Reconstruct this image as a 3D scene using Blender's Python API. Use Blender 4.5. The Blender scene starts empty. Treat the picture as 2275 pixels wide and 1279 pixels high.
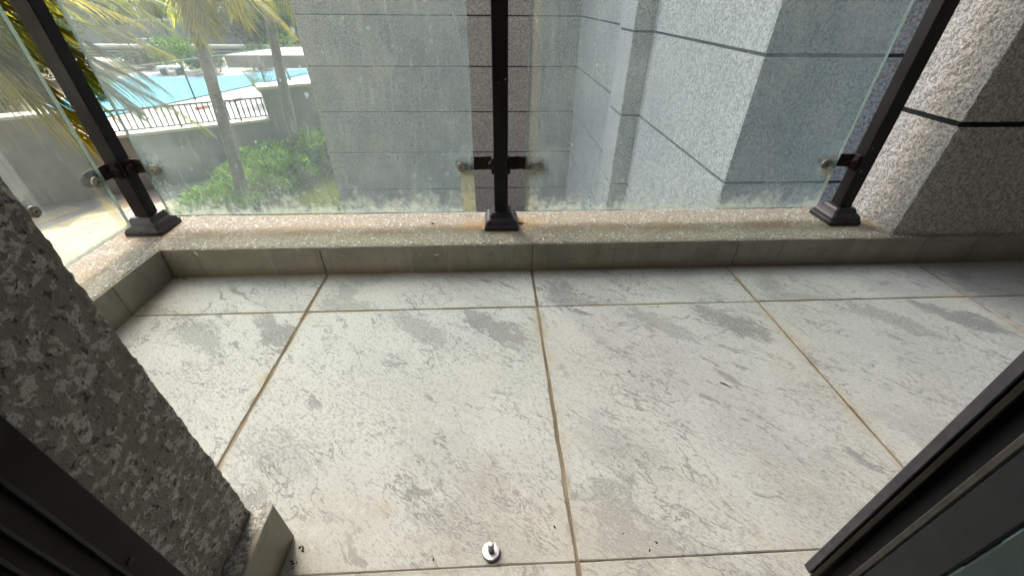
import bpy, math, random
import numpy as np
from mathutils import Vector, Matrix
R = math.radians
sc = bpy.context.scene
C = sc.collection

# ------------------------------------------------------------------ camera, sky, sun, exposure
cam = bpy.data.cameras.new('camera')
cam.sensor_width = 36.0
cam.lens = 901.7 / 2275 * 36.0
cam.clip_start = 0.01
cam.clip_end = 500
camo = bpy.data.objects.new('camera', cam)
camo.location = (-0.1126, -0.8465, 0.6699)
camo.rotation_euler = (R(54.3755), R(-0.436), R(-2.6922))
C.objects.link(camo)
sc.camera = camo
SUN_EL, SUN_AZ = R(50), R(-12)
w = bpy.data.worlds.new('World')
sc.world = w
w.use_nodes = True
wn = w.node_tree
wn.nodes.clear()
sky = wn.nodes.new('ShaderNodeTexSky')
sky.sky_type = 'NISHITA'
sky.sun_disc = False
sky.sun_elevation = SUN_EL
sky.sun_rotation = SUN_AZ
sky.air_density = 1.0
sky.dust_density = 7.5
sky.ozone_density = 0.5
bg = wn.nodes.new('ShaderNodeBackground')
bg.inputs[1].default_value = 0.15
wo = wn.nodes.new('ShaderNodeOutputWorld')
wn.links.new(sky.outputs[0], bg.inputs[0])
wn.links.new(bg.outputs[0], wo.inputs[0])
sun = bpy.data.lights.new('sun', 'SUN')
sun.energy = 2.0
sun.angle = R(0.6)
sun.color = (1.0, 0.95, 0.86)
suno = bpy.data.objects.new('sun', sun)
sd = Vector((math.sin(SUN_AZ) * math.cos(SUN_EL), math.cos(SUN_AZ) * math.cos(SUN_EL), math.sin(SUN_EL)))
suno.rotation_euler = sd.to_track_quat('Z', 'Y').to_euler()
suno.location = (0, 20, 25)
C.objects.link(suno)
sc.view_settings.view_transform = 'Standard'
sc.view_settings.look = 'None'
sc.view_settings.gamma = 1.0
sc.view_settings.use_curve_mapping = False
sc.view_settings.exposure = 2.6
sc.cycles.use_denoising = True
sc.cycles.max_bounces = 10
sc.cycles.diffuse_bounces = 6
sc.cycles.glossy_bounces = 3
sc.cycles.transparent_max_bounces = 24
sc.cycles.caustics_reflective = False
sc.cycles.caustics_refractive = False

# ------------------------------------------------------------------ node helper
class G:
    def __init__(s, name):
        s.m = bpy.data.materials.new(name)
        s.m.use_nodes = True
        s.t = s.m.node_tree
        s.t.nodes.clear()
        s.out = s.n('ShaderNodeOutputMaterial')
        s._co = None
    def n(s, ty, **k):
        q = s.t.nodes.new(ty)
        for a, b in k.items():
            setattr(q, a, b)
        return q
    def put(s, sock, v):
        if isinstance(v, bpy.types.NodeSocket):
            s.t.links.new(v, sock)
        elif isinstance(v, (tuple, list)) and len(v) == 3 and sock.type == 'RGBA':
            sock.default_value = (*v, 1)
        else:
            sock.default_value = v
    def co(s):
        if s._co is None:
            s._co = s.n('ShaderNodeTexCoord').outputs['Object']
        return s._co
    def pos(s):
        return s.n('ShaderNodeNewGeometry').outputs['Position']
    def sep(s, v):
        q = s.n('ShaderNodeSeparateXYZ'); s.put(q.inputs[0], v)
        return q.outputs[0], q.outputs[1], q.outputs[2]
    def map(s, v, loc=(0, 0, 0), rot=(0, 0, 0), scale=(1, 1, 1)):
        q = s.n('ShaderNodeMapping'); s.put(q.inputs[0], v)
        q.inputs[1].default_value = loc; q.inputs[2].default_value = rot; q.inputs[3].default_value = scale
        return q.outputs[0]
    def aniso(s, v, ang, sx, sy):
        return s.map(s.map(v, rot=(0, 0, ang)), scale=(sx, sy, 1))
    def shift(s, v, k):
        q = s.n('ShaderNodeObjectInfo').outputs['Random']
        c = s.n('ShaderNodeCombineXYZ'); s.put(c.inputs[0], s.math('MULTIPLY', q, k)); s.put(c.inputs[1], s.math('MULTIPLY', q, k * .7))
        r = s.n('ShaderNodeVectorMath', operation='ADD'); s.put(r.inputs[0], v); s.put(r.inputs[1], c.outputs[0])
        return r.outputs[0]
    def math(s, op, a, b=0.0, clamp=False):
        q = s.n('ShaderNodeMath', operation=op, use_clamp=clamp)
        s.put(q.inputs[0], a); s.put(q.inputs[1], b)
        return q.outputs[0]
    def mul(s, *a):
        r = a[0]
        for b in a[1:]:
            r = s.math('MULTIPLY', r, b)
        return r
    def add(s, *a):
        r = a[0]
        for b in a[1:]:
            r = s.math('ADD', r, b)
        return r
    def sub(s, a, b): return s.math('SUBTRACT', a, b)
    def mx(s, *a):
        r = a[0]
        for b in a[1:]:
            r = s.math('MAXIMUM', r, b)
        return r
    def ss(s, x, a, b, lo=0.0, hi=1.0):
        q = s.n('ShaderNodeMapRange', interpolation_type='SMOOTHSTEP')
        s.put(q.inputs[0], x); q.inputs[1].default_value = a; q.inputs[2].default_value = b
        q.inputs[3].default_value = lo; q.inputs[4].default_value = hi
        return q.outputs[0]
    def noise(s, v, scale, detail=3.0, rough=0.55, dist=0.0):
        q = s.n('ShaderNodeTexNoise'); s.put(q.inputs['Vector'], v)
        q.inputs['Scale'].default_value = scale; q.inputs['Detail'].default_value = detail
        q.inputs['Roughness'].default_value = rough; q.inputs['Distortion'].default_value = dist
        return q.outputs[0]
    def noisec(s, v, scale, detail=2.0):
        q = s.n('ShaderNodeTexNoise'); s.put(q.inputs['Vector'], v)
        q.inputs['Scale'].default_value = scale; q.inputs['Detail'].default_value = detail
        return q.outputs[1]
    def vor(s, v, scale, feat='F1', rnd=1.0):
        q = s.n('ShaderNodeTexVoronoi', feature=feat); s.put(q.inputs['Vector'], v)
        q.inputs['Scale'].default_value = scale; q.inputs['Randomness'].default_value = rnd
        return q.outputs
    def warp(s, v, scale, amt):
        q = s.n('ShaderNodeVectorMath', operation='MULTIPLY_ADD')
        s.put(q.inputs[0], s.noisec(v, scale)); q.inputs[1].default_value = (amt,) * 3
        s.put(q.inputs[2], v)
        r = s.n('ShaderNodeVectorMath', operation='SUBTRACT'); s.put(r.inputs[0], q.outputs[0])
        r.inputs[1].default_value = (amt / 2,) * 3
        return r.outputs[0]
    def mix(s, f, a, b, mode='MIX'):
        q = s.n('ShaderNodeMix', data_type='RGBA', blend_type=mode)
        s.put(q.inputs[0], f)
        s.put(q.inputs[6], a if isinstance(a, bpy.types.NodeSocket) else tuple(a))
        s.put(q.inputs[7], b if isinstance(b, bpy.types.NodeSocket) else tuple(b))
        return q.outputs[2]
    def ramp(s, f, stops):
        q = s.n('ShaderNodeValToRGB'); s.put(q.inputs[0], f)
        e = q.color_ramp.elements
        while len(e) < len(stops): e.new(0.5)
        for i, (p, c) in enumerate(stops):
            e[i].position = p; e[i].color = (*c, 1)
        return q.outputs[0]
    def bump(s, h, strength=0.5, dist=0.005, prev=None):
        q = s.n('ShaderNodeBump'); s.put(q.inputs['Height'], h)
        q.inputs['Strength'].default_value = strength; q.inputs['Distance'].default_value = dist
        if prev is not None: s.put(q.inputs['Normal'], prev)
        return q.outputs[0]
    def bsdf(s, col, rough=0.7, nor=None, spec=0.4, metal=0.0):
        q = s.n('ShaderNodeBsdfPrincipled')
        s.put(q.inputs['Base Color'], col if isinstance(col, bpy.types.NodeSocket) else tuple(col))
        s.put(q.inputs['Roughness'], rough); s.put(q.inputs['Metallic'], metal)
        q.inputs['Specular IOR Level'].default_value = spec
        if nor is not None: s.put(q.inputs['Normal'], nor)
        return q.outputs[0]
    def shmix(s, f, a, b):
        q = s.n('ShaderNodeMixShader'); s.put(q.inputs[0], f); s.put(q.inputs[1], a); s.put(q.inputs[2], b)
        return q.outputs[0]
    def end(s, sh):
        s.t.links.new(sh, s.out.inputs[0])
        return s.m

def ellipse(g, x, y, cx, cy, a, b, ang):
    c, n_ = math.cos(ang), math.sin(ang)
    dx, dy = g.sub(x, cx), g.sub(y, cy)
    u = g.mul(g.add(g.mul(dx, c), g.mul(dy, n_)), 1 / a)
    v = g.mul(g.sub(g.mul(dy, c), g.mul(dx, n_)), 1 / b)
    return g.math('SQRT', g.add(g.mul(u, u), g.mul(v, v)))

# ------------------------------------------------------------------ materials
def m_tile():
    g = G('weathered_stone_tile')
    co = g.co(); P = g.pos(); cr_ = g.shift(co, 37.0)
    wc = g.warp(cr_, 13, 0.05)
    x, y, z = g.sep(g.warp(co, 16, .05))
    px, py, pz = g.sep(P)
    big = g.noise(cr_, 5.0, 3, .55)
    lay = g.aniso(cr_, R(38), .55, 1.35)
    sp = g.noise(lay, 190, 5, .75)
    sp2 = g.noise(g.aniso(cr_, R(35), .7, 1.2), 62, 6, .78)
    dens = g.ss(big, .36, .7, -.004, .042)
    speck = g.ss(g.add(sp, dens), .54, .60)
    speck2 = g.ss(g.add(sp2, g.mul(dens, .9)), .575, .625)
    col = g.mix(g.noise(cr_, 9, 3), (.507, .538, .508), (.436, .462, .438))
    col = g.mix(g.mul(speck, .66), col, (.215, .225, .215))
    col = g.mix(g.mul(speck2, .55), col, (.235, .245, .24))
    fil = g.noise(g.aniso(wc, R(42), .5, 1.6), 42, 7, .78)
    def patch(cx, cy, a, b, ang, k, lo=1.0, hi=.7):
        d = ellipse(g, x, y, cx, cy, a, b, R(ang))
        return g.mul(g.ss(g.add(d, g.mul(g.sub(fil, .5), 4.2)), lo, hi), k)
    pat = g.mx(patch(.20, .205, .085, .045, -42, .8), patch(.15, .25, .06, .03, -55, .7),
               patch(-.2, -.11, .09, .05, -35, .3), patch(-.23, -.22, .06, .04, 60, .55),
               patch(-.2, -.275, .09, .03, -8, .5), patch(.0, .22, .12, .03, -40, .5),
               patch(.10, -.13, .14, .07, -40, .2), patch(.14, -.25, .12, .05, -30, .25), patch(.0, .05, .2, .08, -35, .12))
    pat = g.mul(pat, g.ss(g.noise(cr_, 260, 3, .7), .38, .54, .35, 1.15))
    # slaty veins and scale-like ledges running diagonally
    vn = g.noise(g.aniso(g.warp(cr_, 7, .10), R(40), .55, 1.7), 11, 5, .62)
    vein = g.mul(g.ss(g.math('ABSOLUTE', g.sub(vn, .5)), .013, .004), g.ss(g.noise(cr_, 6, 3, .6), .44, .54), .85)
    lg = g.noise(g.aniso(g.warp(cr_, 11, .06), R(40), .45, 2.2), 17, 5, .66)
    ledge = g.mul(g.ss(g.add(lg, g.mul(g.sub(sp2, .5), .2)), .585, .635), g.ss(g.noise(cr_, 4.2, 2), .43, .56), .75)
    col = g.mix(g.math('MINIMUM', g.mx(pat, vein, ledge), .9), col, (.175, .185, .185))
    col = g.mix(g.mul(g.ss(g.noise(cr_, 140, 3, .7), .58, .66), .4), col, (.59, .61, .57))
    # silt beside the joints, dirt along the walls and by the door
    gx = g.math('ABSOLUTE', g.sub(g.math('FRACT', g.add(g.mul(px, 1 / .603), .5)), .5))
    gy = g.math('ABSOLUTE', py)
    nz = g.noise(P, 14, 4, .65)
    d1 = g.ss(g.add(g.mul(gx, .603), g.mul(g.sub(nz, .5), .07)), .026, -.004)
    d2 = g.ss(g.add(gy, g.mul(g.sub(nz, .5), .035)), .014, -.002)
    silt = g.mul(g.mx(d1, d2), g.ss(g.noise(P, 5, 2), .38, .62))
    col = g.mix(g.mul(silt, .7), col, (.40, .335, .21))
    sm = g.ss(g.add(g.mul(gx, .603), g.mul(g.sub(g.noise(P, 26, 4, .65), .5), .034)), .006, .0015)
    col = g.mix(g.mul(sm, .75), col, (.28, .235, .17))
    sf = g.ss(g.add(g.math('ABSOLUTE', g.add(py, .603)), g.mul(g.sub(g.noise(P, 22, 4, .65), .5), .03)), .008, .001)
    col = g.mix(g.mul(sf, g.ss(px, .15, -.25, .15, .55)), col, (.30, .27, .21))
    wl = g.mx(g.ss(g.add(py, g.mul(nz, .04)), .125, .2), g.ss(g.add(px, g.mul(nz, -.05)), -1.0, -1.06))
    col = g.mix(g.mul(wl, .6), col, (.20, .175, .13))
    dr = g.ss(g.add(py, g.mul(g.sub(g.noise(P, 4.5, 5, .65), .5), .8)), -.40, -.64)
    col = g.mix(g.mul(dr, .42), col, (.35, .325, .265))
    ws = g.mul(g.ss(g.noise(g.warp(P, 9, .06), 17, 5, .75), .60, .66), g.ss(py, -.34, -.5))
    col = g.mix(g.mul(ws, .4), col, (.58, .59, .56))
    og = g.mul(g.ss(g.noise(P, 11, 5, .72), .60, .70), g.ss(py, -.3, -.5))
    col = g.mix(g.mul(og, .35), col, (.40, .31, .18))
    fr = g.ss(g.noise(P, 2.3, 4, .65), .5, .68)
    col = g.mix(g.mul(fr, .22), col, (.42, .385, .29))
    right = g.mul(g.ss(g.add(px, g.mul(nz, .3)), 1.25, 1.6), .5)
    col = g.mix(right, col, (.33, .305, .25))
    gr = g.noise(cr_, 420, 2, .6)
    col = g.mix(g.mul(g.ss(gr, .5, .62), .3), col, (.26, .26, .235))
    dust = g.ss(g.noise(P, 1.7, 5, .68), .42, .66)
    col = g.mix(g.mul(dust, .16), col, (.36, .36, .325))
    h = g.add(g.mul(gr, .4), g.mul(sp2, .6), g.mul(sp, .4), g.mul(g.mx(pat, ledge), -.5), g.mul(vein, -.5), g.mul(g.noise(cr_, 30, 4, .6), .6))
    nor = g.bump(h, .5, .0035)
    return g.end(g.bsdf(col, g.ss(sp2, .3, .7, .55, .8), nor, .3))

def m_simple(name, c1, c2, scale=20, rough=.7, bump=.2, bd=.003, spec=.4, metal=0., detail=4):
    g = G(name)
    n1 = g.noise(g.co(), scale, detail, .6)
    col = g.mix(g.ss(n1, .3, .7), c1, c2)
    return g.end(g.bsdf(col, rough, g.bump(n1, bump, bd) if bump else None, spec, metal))

def m_grout():
    g = G('sandy_grout'); co = g.pos()
    n1 = g.noise(co, 60, 4, .7); n2 = g.noise(co, 7, 3)
    col = g.mix(g.ss(n2, .35, .65), (.13, .108, .075), (.255, .212, .15))
    col = g.mix(g.mul(g.ss(n1, .55, .7), .5), col, (.36, .30, .22))
    return g.end(g.bsdf(col, .95, g.bump(n1, .8, .003), .1))

def m_skirting():
    g = G('grey_skirting_tile'); co = g.co(); P = g.pos()
    x, y, z = g.sep(P)
    a = g.noise(co, 6, 4, .6); b = g.noise(g.map(co, rot=(R(20), R(30), R(25)), scale=(1, 1, 3)), 16, 4, .65)
    col = g.mix(g.ss(a, .35, .65), (.29, .272, .218), (.205, .194, .156))
    col = g.mix(g.mul(g.ss(b, .58, .72), .6), col, (.12, .12, .11))
    col = g.mix(g.mul(g.ss(g.add(z, g.mul(g.noise(P, 12, 3), .03)), .05, .012), .7), col, (.20, .165, .105))
    col = g.mix(g.mul(g.ss(g.noise(co, 55, 2), .68, .72), .3), col, (.42, .40, .34))
    dp = g.noise(g.map(P, scale=(34, 34, 4)), 1.0, 4, .65)
    col = g.mix(g.mul(g.ss(dp, .54, .66), .35), col, (.36, .34, .28))
    col = g.mix(g.mul(g.ss(dp, .44, .36), .3), col, (.12, .105, .075))
    return g.end(g.bsdf(col, .5, g.bump(g.noise(co, 120, 3), .12, .002), .45))

def m_aggregate():
    g = G('washed_pebble_render'); co = g.pos()
    x, y, z = g.sep(co)
    v = g.vor(co, 230); v2 = g.vor(co, 120)
    cx, cy, cz = g.sep(v[1])
    col = g.ramp(cx, [(0, (.145, .152, .125)), (.4, (.25, .268, .225)), (.7, (.38, .405, .355)), (1, (.57, .61, .565))])
    edge = g.ss(v[0], .18, .62)
    col = g.mix(g.mul(edge, .75), col, (.25, .21, .15))
    bx, by, bz = g.sep(v2[1])
    col = g.mix(g.mul(g.ss(bx, .8, .9), g.ss(v2[0], .42, .3), .8), col, (.82, .79, .72))
    n1 = g.noise(co, 4.5, 3, .6)
    mid = g.mx(g.mul(g.ss(g.math('ABSOLUTE', g.sub(y, g.add(.235, g.mul(n1, .055)))), .05, .01), g.ss(y, .16, .2)),
               g.mul(g.ss(g.math('ABSOLUTE', g.sub(x, g.add(-1.10, g.mul(n1, -.05)))), .04, .008), g.ss(y, .34, .2)))
    st = g.mul(mid, g.ss(g.noise(co, 9, 3), .3, .6))
    col = g.mix(g.mul(st, .62), col, (.22, .17, .09))
    rust = g.ss(ellipse(g, x, y, .0, .315, .075, .045, 0), 1.0, .3)
    rust2 = g.ss(ellipse(g, x, y, -.16, .30, .08, .05, 0), 1.0, .3)
    col = g.mix(g.mul(g.mx(rust, rust2), g.ss(g.noise(co, 30, 3), .3, .55), .75), col, (.36, .21, .075))
    yel = g.ss(g.noise(co, 2.6, 3), .4, .65)
    col = g.mix(g.mul(yel, .15), col, (.40, .36, .23))
    h = g.add(g.mul(g.sub(1, v[0]), .9), g.mul(g.noise(co, 240, 2), .4))
    return g.end(g.bsdf(col, .75, g.bump(h, .7, .004), .35))

def m_jamb():
    g = G('mottled_granite_render'); co = g.pos()
    wv = g.warp(co, 90, .008)
    n1 = g.noise(wv, 92, 4, .62, .0); n2 = g.noise(co, 34, 4, .65); n3 = g.noise(wv, 150, 3, .6)
    col = g.mix(n2, (.20, .19, .165), (.255, .24, .205))
    col = g.mix(g.mul(g.ss(n1, .515, .565), g.ss(n2, .36, .46), g.ss(g.noise(co, 300, 2, .6), .3, .55, .7, 1.0)), col, (.50, .49, .455))
    col = g.mix(g.mul(g.ss(n3, .60, .66), .85), col, (.045, .035, .035))
    h = g.add(g.mul(n1, 1.0), g.mul(g.noise(co, 260, 4, .7), .6), g.mul(g.ss(n3, .6, .66), -.8))
    return g.end(g.bsdf(col, .6, g.bump(h, .9, .006), .5))

def m_stone(name, dark, light, scale, bd, bs=.8, fleck=(.62, .61, .57)):
    g = G(name); co = g.pos()
    n1 = g.noise(co, scale, 4, .7, .3); n2 = g.noise(co, 1.3, 3); n3 = g.noise(co, scale * 1.7, 3, .65)
    col = g.mix(g.ss(n1, .40, .60), dark, light)
    col = g.mix(g.mul(g.ss(n3, .55, .62), .75), col, fleck)
    col = g.mix(g.mul(g.ss(n3, .43, .36), .5), col, tuple(c * .45 for c in dark))
    col = g.mix(g.mul(g.ss(n2, .4, .7), .18), col, tuple(c * .75 for c in dark))
    return g.end(g.bsdf(col, .85, g.bump(g.add(n1, g.mul(n3, .4)), bs, bd), .25))

def m_glass(name, bolts, bands, haze):
    """dirty clear glass: transparent with a film of dried splashes; bolts = (x, z) splash centres, bands = (x0, x1, k)"""
    g = G(name); co = g.co()
    x, y, z = g.sep(co)
    n1 = g.noise(g.map(co, scale=(60, 60, 7)), 1.6, 5, .7)
    n2 = g.noise(g.map(co, rot=(0, R(8), 0), scale=(60, 60, 16)), 1.5, 3, .6)
    n3 = g.noise(co, 7, 4, .6)
    n4 = g.noise(g.warp(co, 16, .05), 46, 5, .72)
    d = g.add(haze, g.mul(g.ss(n1, .38, .72), .13), g.mul(g.ss(n2, .48, .72), .08), g.mul(g.ss(n3, .42, .7), .07))
    low = g.ss(g.add(z, g.mul(g.sub(n4, .5), .26), g.mul(g.sub(g.noise(g.map(co, scale=(1, 1, .25)), 7, 3), .5), .22)), .075, -.03)
    d = g.add(d, g.mul(low, .45))
    d = g.add(d, g.mul(g.ss(g.add(z, g.mul(g.sub(n4, .5), .06)), .03, .0), .3))
    for bx, bz in bolts:
        e = ellipse(g, x, z, bx, bz + .012, .05, .06, 0)
        d = g.add(d, g.mul(g.ss(g.add(e, g.mul(g.sub(n4, .5), 4.2)), .95, .3), .12))
    yel = 0.0
    for x0, x1, k in bands:
        b = g.mul(g.ss(x, x0 - .002, x0 + .002), g.ss(x, x1 + .002, x1 - .002))
        d = g.add(d, g.mul(b, k)); yel = g.mx(yel, b) if not isinstance(yel, float) else b
    v = g.vor(co, 14); sx, sy, sz = g.sep(v[1])
    spot = g.mul(g.ss(g.add(v[0], g.mul(g.sub(n2, .5), .5)), .13, .06), g.ss(sx, .68, .72))
    d = g.add(d, g.mul(spot, .6))
    v2 = g.vor(g.map(co, scale=(1, 1, .6)), 55); tx, ty, tz = g.sep(v2[1])
    d = g.add(d, g.mul(g.ss(g.add(v2[0], g.mul(g.sub(n4, .5), .4)), .16, .08), g.ss(tx, .80, .84), .4))
    cl_ = g.mul(g.ss(n4, .56, .64), g.ss(g.noise(co, 4.2, 3, .6), .52, .64))
    d = g.add(d, g.mul(cl_, .2))
    d = g.math('MINIMUM', d, .94)
    dc = g.mix(g.ss(n3, .4, .65), (.45, .59, .64), (.53, .64, .65))
    dc = g.mix(g.mul(low, .6), dc, (.66, .67, .52))
    if not isinstance(yel, float):
        dc = g.mix(g.mul(yel, .55), dc, (.62, .60, .42))
    tr = g.n('ShaderNodeBsdfTransparent'); tr.inputs[0].default_value = (.82, .90, .895, 1)
    df = g.n('ShaderNodeBsdfDiffuse'); g.put(df.inputs[0], dc)
    tl = g.n('ShaderNodeBsdfTranslucent'); g.put(tl.inputs[0], dc)
    dirt = g.shmix(.55, df.outputs[0], tl.outputs[0])
    base = g.shmix(d, tr.outputs[0], dirt)
    gl = g.n('ShaderNodeBsdfGlossy'); gl.inputs['Roughness'].default_value = .03
    fr = g.n('ShaderNodeFresnel'); fr.inputs[0].default_value = 1.45
    return g.end(g.shmix(g.mul(fr.outputs[0], .7), base, gl.outputs[0]))

def m_pane():
    g = G('tinted_door_glass')
    tr = g.n('ShaderNodeBsdfTransparent'); tr.inputs[0].default_value = (.42, .46, .46, 1)
    gl = g.n('ShaderNodeBsdfGlossy'); gl.inputs['Roughness'].default_value = .04
    fr = g.n('ShaderNodeFresnel'); fr.inputs[0].default_value = 1.5
    return g.end(g.shmix(fr.outputs[0], tr.outputs[0], gl.outputs[0]))

def m_clear():
    g = G('glass_back')
    tr = g.n('ShaderNodeBsdfTransparent'); tr.inputs[0].default_value = (.95, .985, .97, 1)
    return g.end(tr.outputs[0])

def m_trans(name, c, k=.5, rough=None):
    g = G(name)
    df = g.n('ShaderNodeBsdfDiffuse'); df.inputs[0].default_value = (*c, 1)
    tl = g.n('ShaderNodeBsdfTranslucent'); tl.inputs[0].default_value = (*c, 1)
    return g.end(g.shmix(k, df.outputs[0], tl.outputs[0]))

def m_film():
    g = G('peeling_yellow_film'); co = g.pos()
    n1 = g.noise(co, 38, 4, .7); n2 = g.noise(co, 9, 3)
    col = g.mix(g.ss(n2, .35, .65), (.66, .58, .40), (.54, .50, .36))
    col = g.mix(g.mul(g.ss(n1, .62, .7), .5), col, (.26, .27, .2))
    df = g.n('ShaderNodeBsdfDiffuse'); g.put(df.inputs[0], col)
    tl = g.n('ShaderNodeBsdfTranslucent'); g.put(tl.inputs[0], col)
    tr = g.n('ShaderNodeBsdfTransparent'); tr.inputs[0].default_value = (.9, .9, .75, 1)
    return g.end(g.shmix(g.ss(n1, .30, .55, .3, .75), tr.outputs[0], g.shmix(.5, df.outputs[0], tl.outputs[0])))

def m_leaf(name, c1, c2, k=.4, scale=3.0):
    g = G(name); P = g.pos()
    i = g.n('ShaderNodeNewGeometry').outputs['Random Per Island']
    f = g.math('MULTIPLY', g.add(i, g.noise(P, scale, 2)), .55)
    col = g.mix(g.ss(f, .2, .8), c1, c2)
    df = g.bsdf(col, .65, None, .12)
    tl = g.n('ShaderNodeBsdfTranslucent'); g.put(tl.inputs[0], col)
    return g.end(g.shmix(k, df, tl.outputs[0]))

def m_steel():
    g = G('black_painted_steel'); co = g.pos()
    n1 = g.noise(g.map(co, scale=(1, 1, .25)), 40, 4, .65); n2 = g.noise(co, 9, 3)
    col = g.mix(g.ss(n2, .35, .7), (.003, .003, .0032), (.008, .0078, .0075))
    col = g.mix(g.mul(g.ss(n1, .62, .74), .5), col, (.045, .04, .037))
    v = g.vor(co, 55); sx, sy, sz = g.sep(v[1])
    col = g.mix(g.mul(g.ss(v[0], .16, .08), g.ss(sx, .86, .9), .6), col, (.4, .4, .38))
    return g.end(g.bsdf(col, g.ss(n1, .3, .7, .4, .6), g.bump(n1, .15, .002), .22))

def m_rust():
    g = G('rusted_black_plate'); co = g.pos()
    n1 = g.noise(co, 70, 4, .7)
    col = g.mix(g.ss(n1, .35, .65), (.006, .005, .0045), (.028, .012, .009))
    return g.end(g.bsdf(col, .8, g.bump(n1, .7, .003), .3))

def m_pave(name, c1, c2):
    g = G(name); co = g.pos()
    n1 = g.noise(co, 2, 3); n2 = g.noise(co, 30, 2)
    col = g.mix(g.ss(n1, .3, .7), c1, c2)
    col = g.mix(g.mul(g.ss(n2, .55, .7), .25), col, tuple(c * .7 for c in c1))
    return g.end(g.bsdf(col, .85, None, .2))

M = dict(
    tile=m_tile(), grout=m_grout(), skirting=m_skirting(), aggregate=m_aggregate(), jamb=m_jamb(),
    pier=m_stone('rough_stone_coating', (.26, .258, .235), (.62, .61, .56), 150, .006),
    facade=m_stone('speckled_stone_facade', (.27, .27, .26), (.62, .625, .605), 46, .012, .5, (.84, .84, .81)),
    facade_lit=m_stone('lit_speckled_stone_facade', (.34, .342, .33), (.74, .74, .715), 56, .012, .6, (.88, .88, .85)),  # same stone as the facing wing, lightened for light falling from the left
    groove=m_simple('dark_joint_paint', (.02, .024, .028), (.035, .038, .042), 40, .7, 0),
    steel=m_steel(), rust=m_rust(),
    cover=m_simple('black_plastic_cover', (.012, .013, .015), (.028, .029, .032), 30, .38, .08, .002),
    disc=m_simple('tarnished_steel_disc', (.20, .18, .14), (.34, .32, .27), 90, .42, .1, .001, .5, .7),
    hole=m_simple('dark_recess', (.01, .009, .008), (.02, .018, .015), 50, .7, 0),
    chrome=m_simple('brushed_metal', (.34, .34, .35), (.48, .48, .49), 160, .38, .1, .0005, .5, .85),
    g_edge=m_trans('green_glass_edge', (.22, .29, .25), .3), g_back=m_clear(), pane=m_pane(), film=m_film(),
    bronze=m_simple('dark_bronze_aluminium', (.008, .0065, .005), (.014, .0115, .009), 25, .55, .06, .001, .15, .0),
    frame_grey=m_simple('grey_aluminium', (.04, .04, .044), (.065, .064, .068), 60, .4, .08, .001, .5, .3),
    frame_dark=m_simple('dark_grey_aluminium', (.009, .0105, .0115), (.013, .0145, .0155), 60, .5, .05, .001, .25),
    gasket=m_simple('dusty_gasket', (.018, .016, .013), (.033, .029, .024), 80, .8, .2, .001),
    black=m_simple('black_rubber', (.004, .004, .004), (.008, .008, .008), 60, .7, 0),
    film_blue=m_simple('blue_grey_protective_film', (.52, .78, .88), (.58, .84, .93), 12, .32, .06, .002),
    facade_dark=m_simple('unseen_low_bounce_wall', (.05, .05, .055), (.08, .08, .085), 4, .6, 0),  # unseen walls only, kept dark to cut bounced light on the facing walls
    room=m_simple('white_room_paint', (.6, .59, .56), (.66, .65, .62), 4, .8, 0),
    roomfloor=m_simple('grey_room_floor', (.2, .19, .17), (.26, .25, .22), 8, .5, 0),
    render=m_simple('grey_ceiling_render', (.5, .49, .46), (.58, .57, .54), 6, .9, .1),
    conc=m_pave('grey_render_wall', (.18, .178, .17), (.22, .218, .208)),
    coping=m_pave('pale_coping_stone', (.42, .39, .33), (.48, .45, .38)),
    deck=m_pave('pale_deck', (.36, .35, .33), (.42, .41, .38)),
    pave_a=m_pave('cream_paving', (.26, .225, .15), (.30, .26, .185)),
    pave_b=m_pave('pinkish_grey_paving', (.165, .15, .14), (.20, .185, .175)),
    blue=m_pave('blue_court_paint', (.03, .155, .225), (.042, .185, .26)),
    border=m_pave('lilac_court_border', (.18, .20, .32), (.22, .24, .36)),
    white=m_simple('white_paint', (.72, .72, .7), (.8, .8, .78), 5, .6, 0),
    red=m_simple('faded_red_paint', (.5, .10, .08), (.6, .2, .16), 9, .7, 0),
    green_metal=m_simple('dark_green_metal', (.012, .04, .032), (.02, .055, .045), 10, .5, 0),
    far_wall=m_pave('far_grey_wall', (.22, .215, .21), (.28, .27, .26)),
    soil=m_pave('brown_soil', (.06, .05, .03), (.1, .08, .05)),
    hedge=m_leaf('hedge_leaf', (.012, .05, .004), (.17, .29, .02), .3),
    shrub=m_leaf('shrub_leaf', (.02, .05, .016), (.065, .11, .032), .3),
    grass=m_leaf('grass_blade', (.08, .125, .012), (.22, .24, .03), .4),
    palm=m_leaf('palm_leaflet', (.06, .10, .006), (.30, .29, .012), .55, 1.2),
    palm_y=m_leaf('yellow_palm_leaflet', (.18, .16, .006), (.48, .38, .015), .55, 1.2),
    rachis=m_simple('palm_midrib', (.15, .125, .04), (.21, .17, .055), 8, .5, 0),
    treeleaf=m_leaf('tree_leaf', (.015, .032, .012), (.05, .075, .028), .3, .8),
    treeleaf2=m_leaf('dry_tree_leaf', (.035, .04, .018), (.08, .08, .042), .3, .8),
    palmtrunk=None, bark=m_simple('grey_bark', (.10, .085, .07), (.2, .175, .15), 18, .9, .5, .01),
    debris=m_simple('black_debris', (.008, .007, .006), (.03, .025, .02), 120, .9, .3),
    leafdry=m_simple('dry_brown_leaf', (.03, .012, .007), (.09, .04, .02), 90, .8, .3),
    chip=m_simple('pale_paint_chip', (.55, .52, .44), (.62, .6, .52), 90, .7, 0),
)
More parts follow.
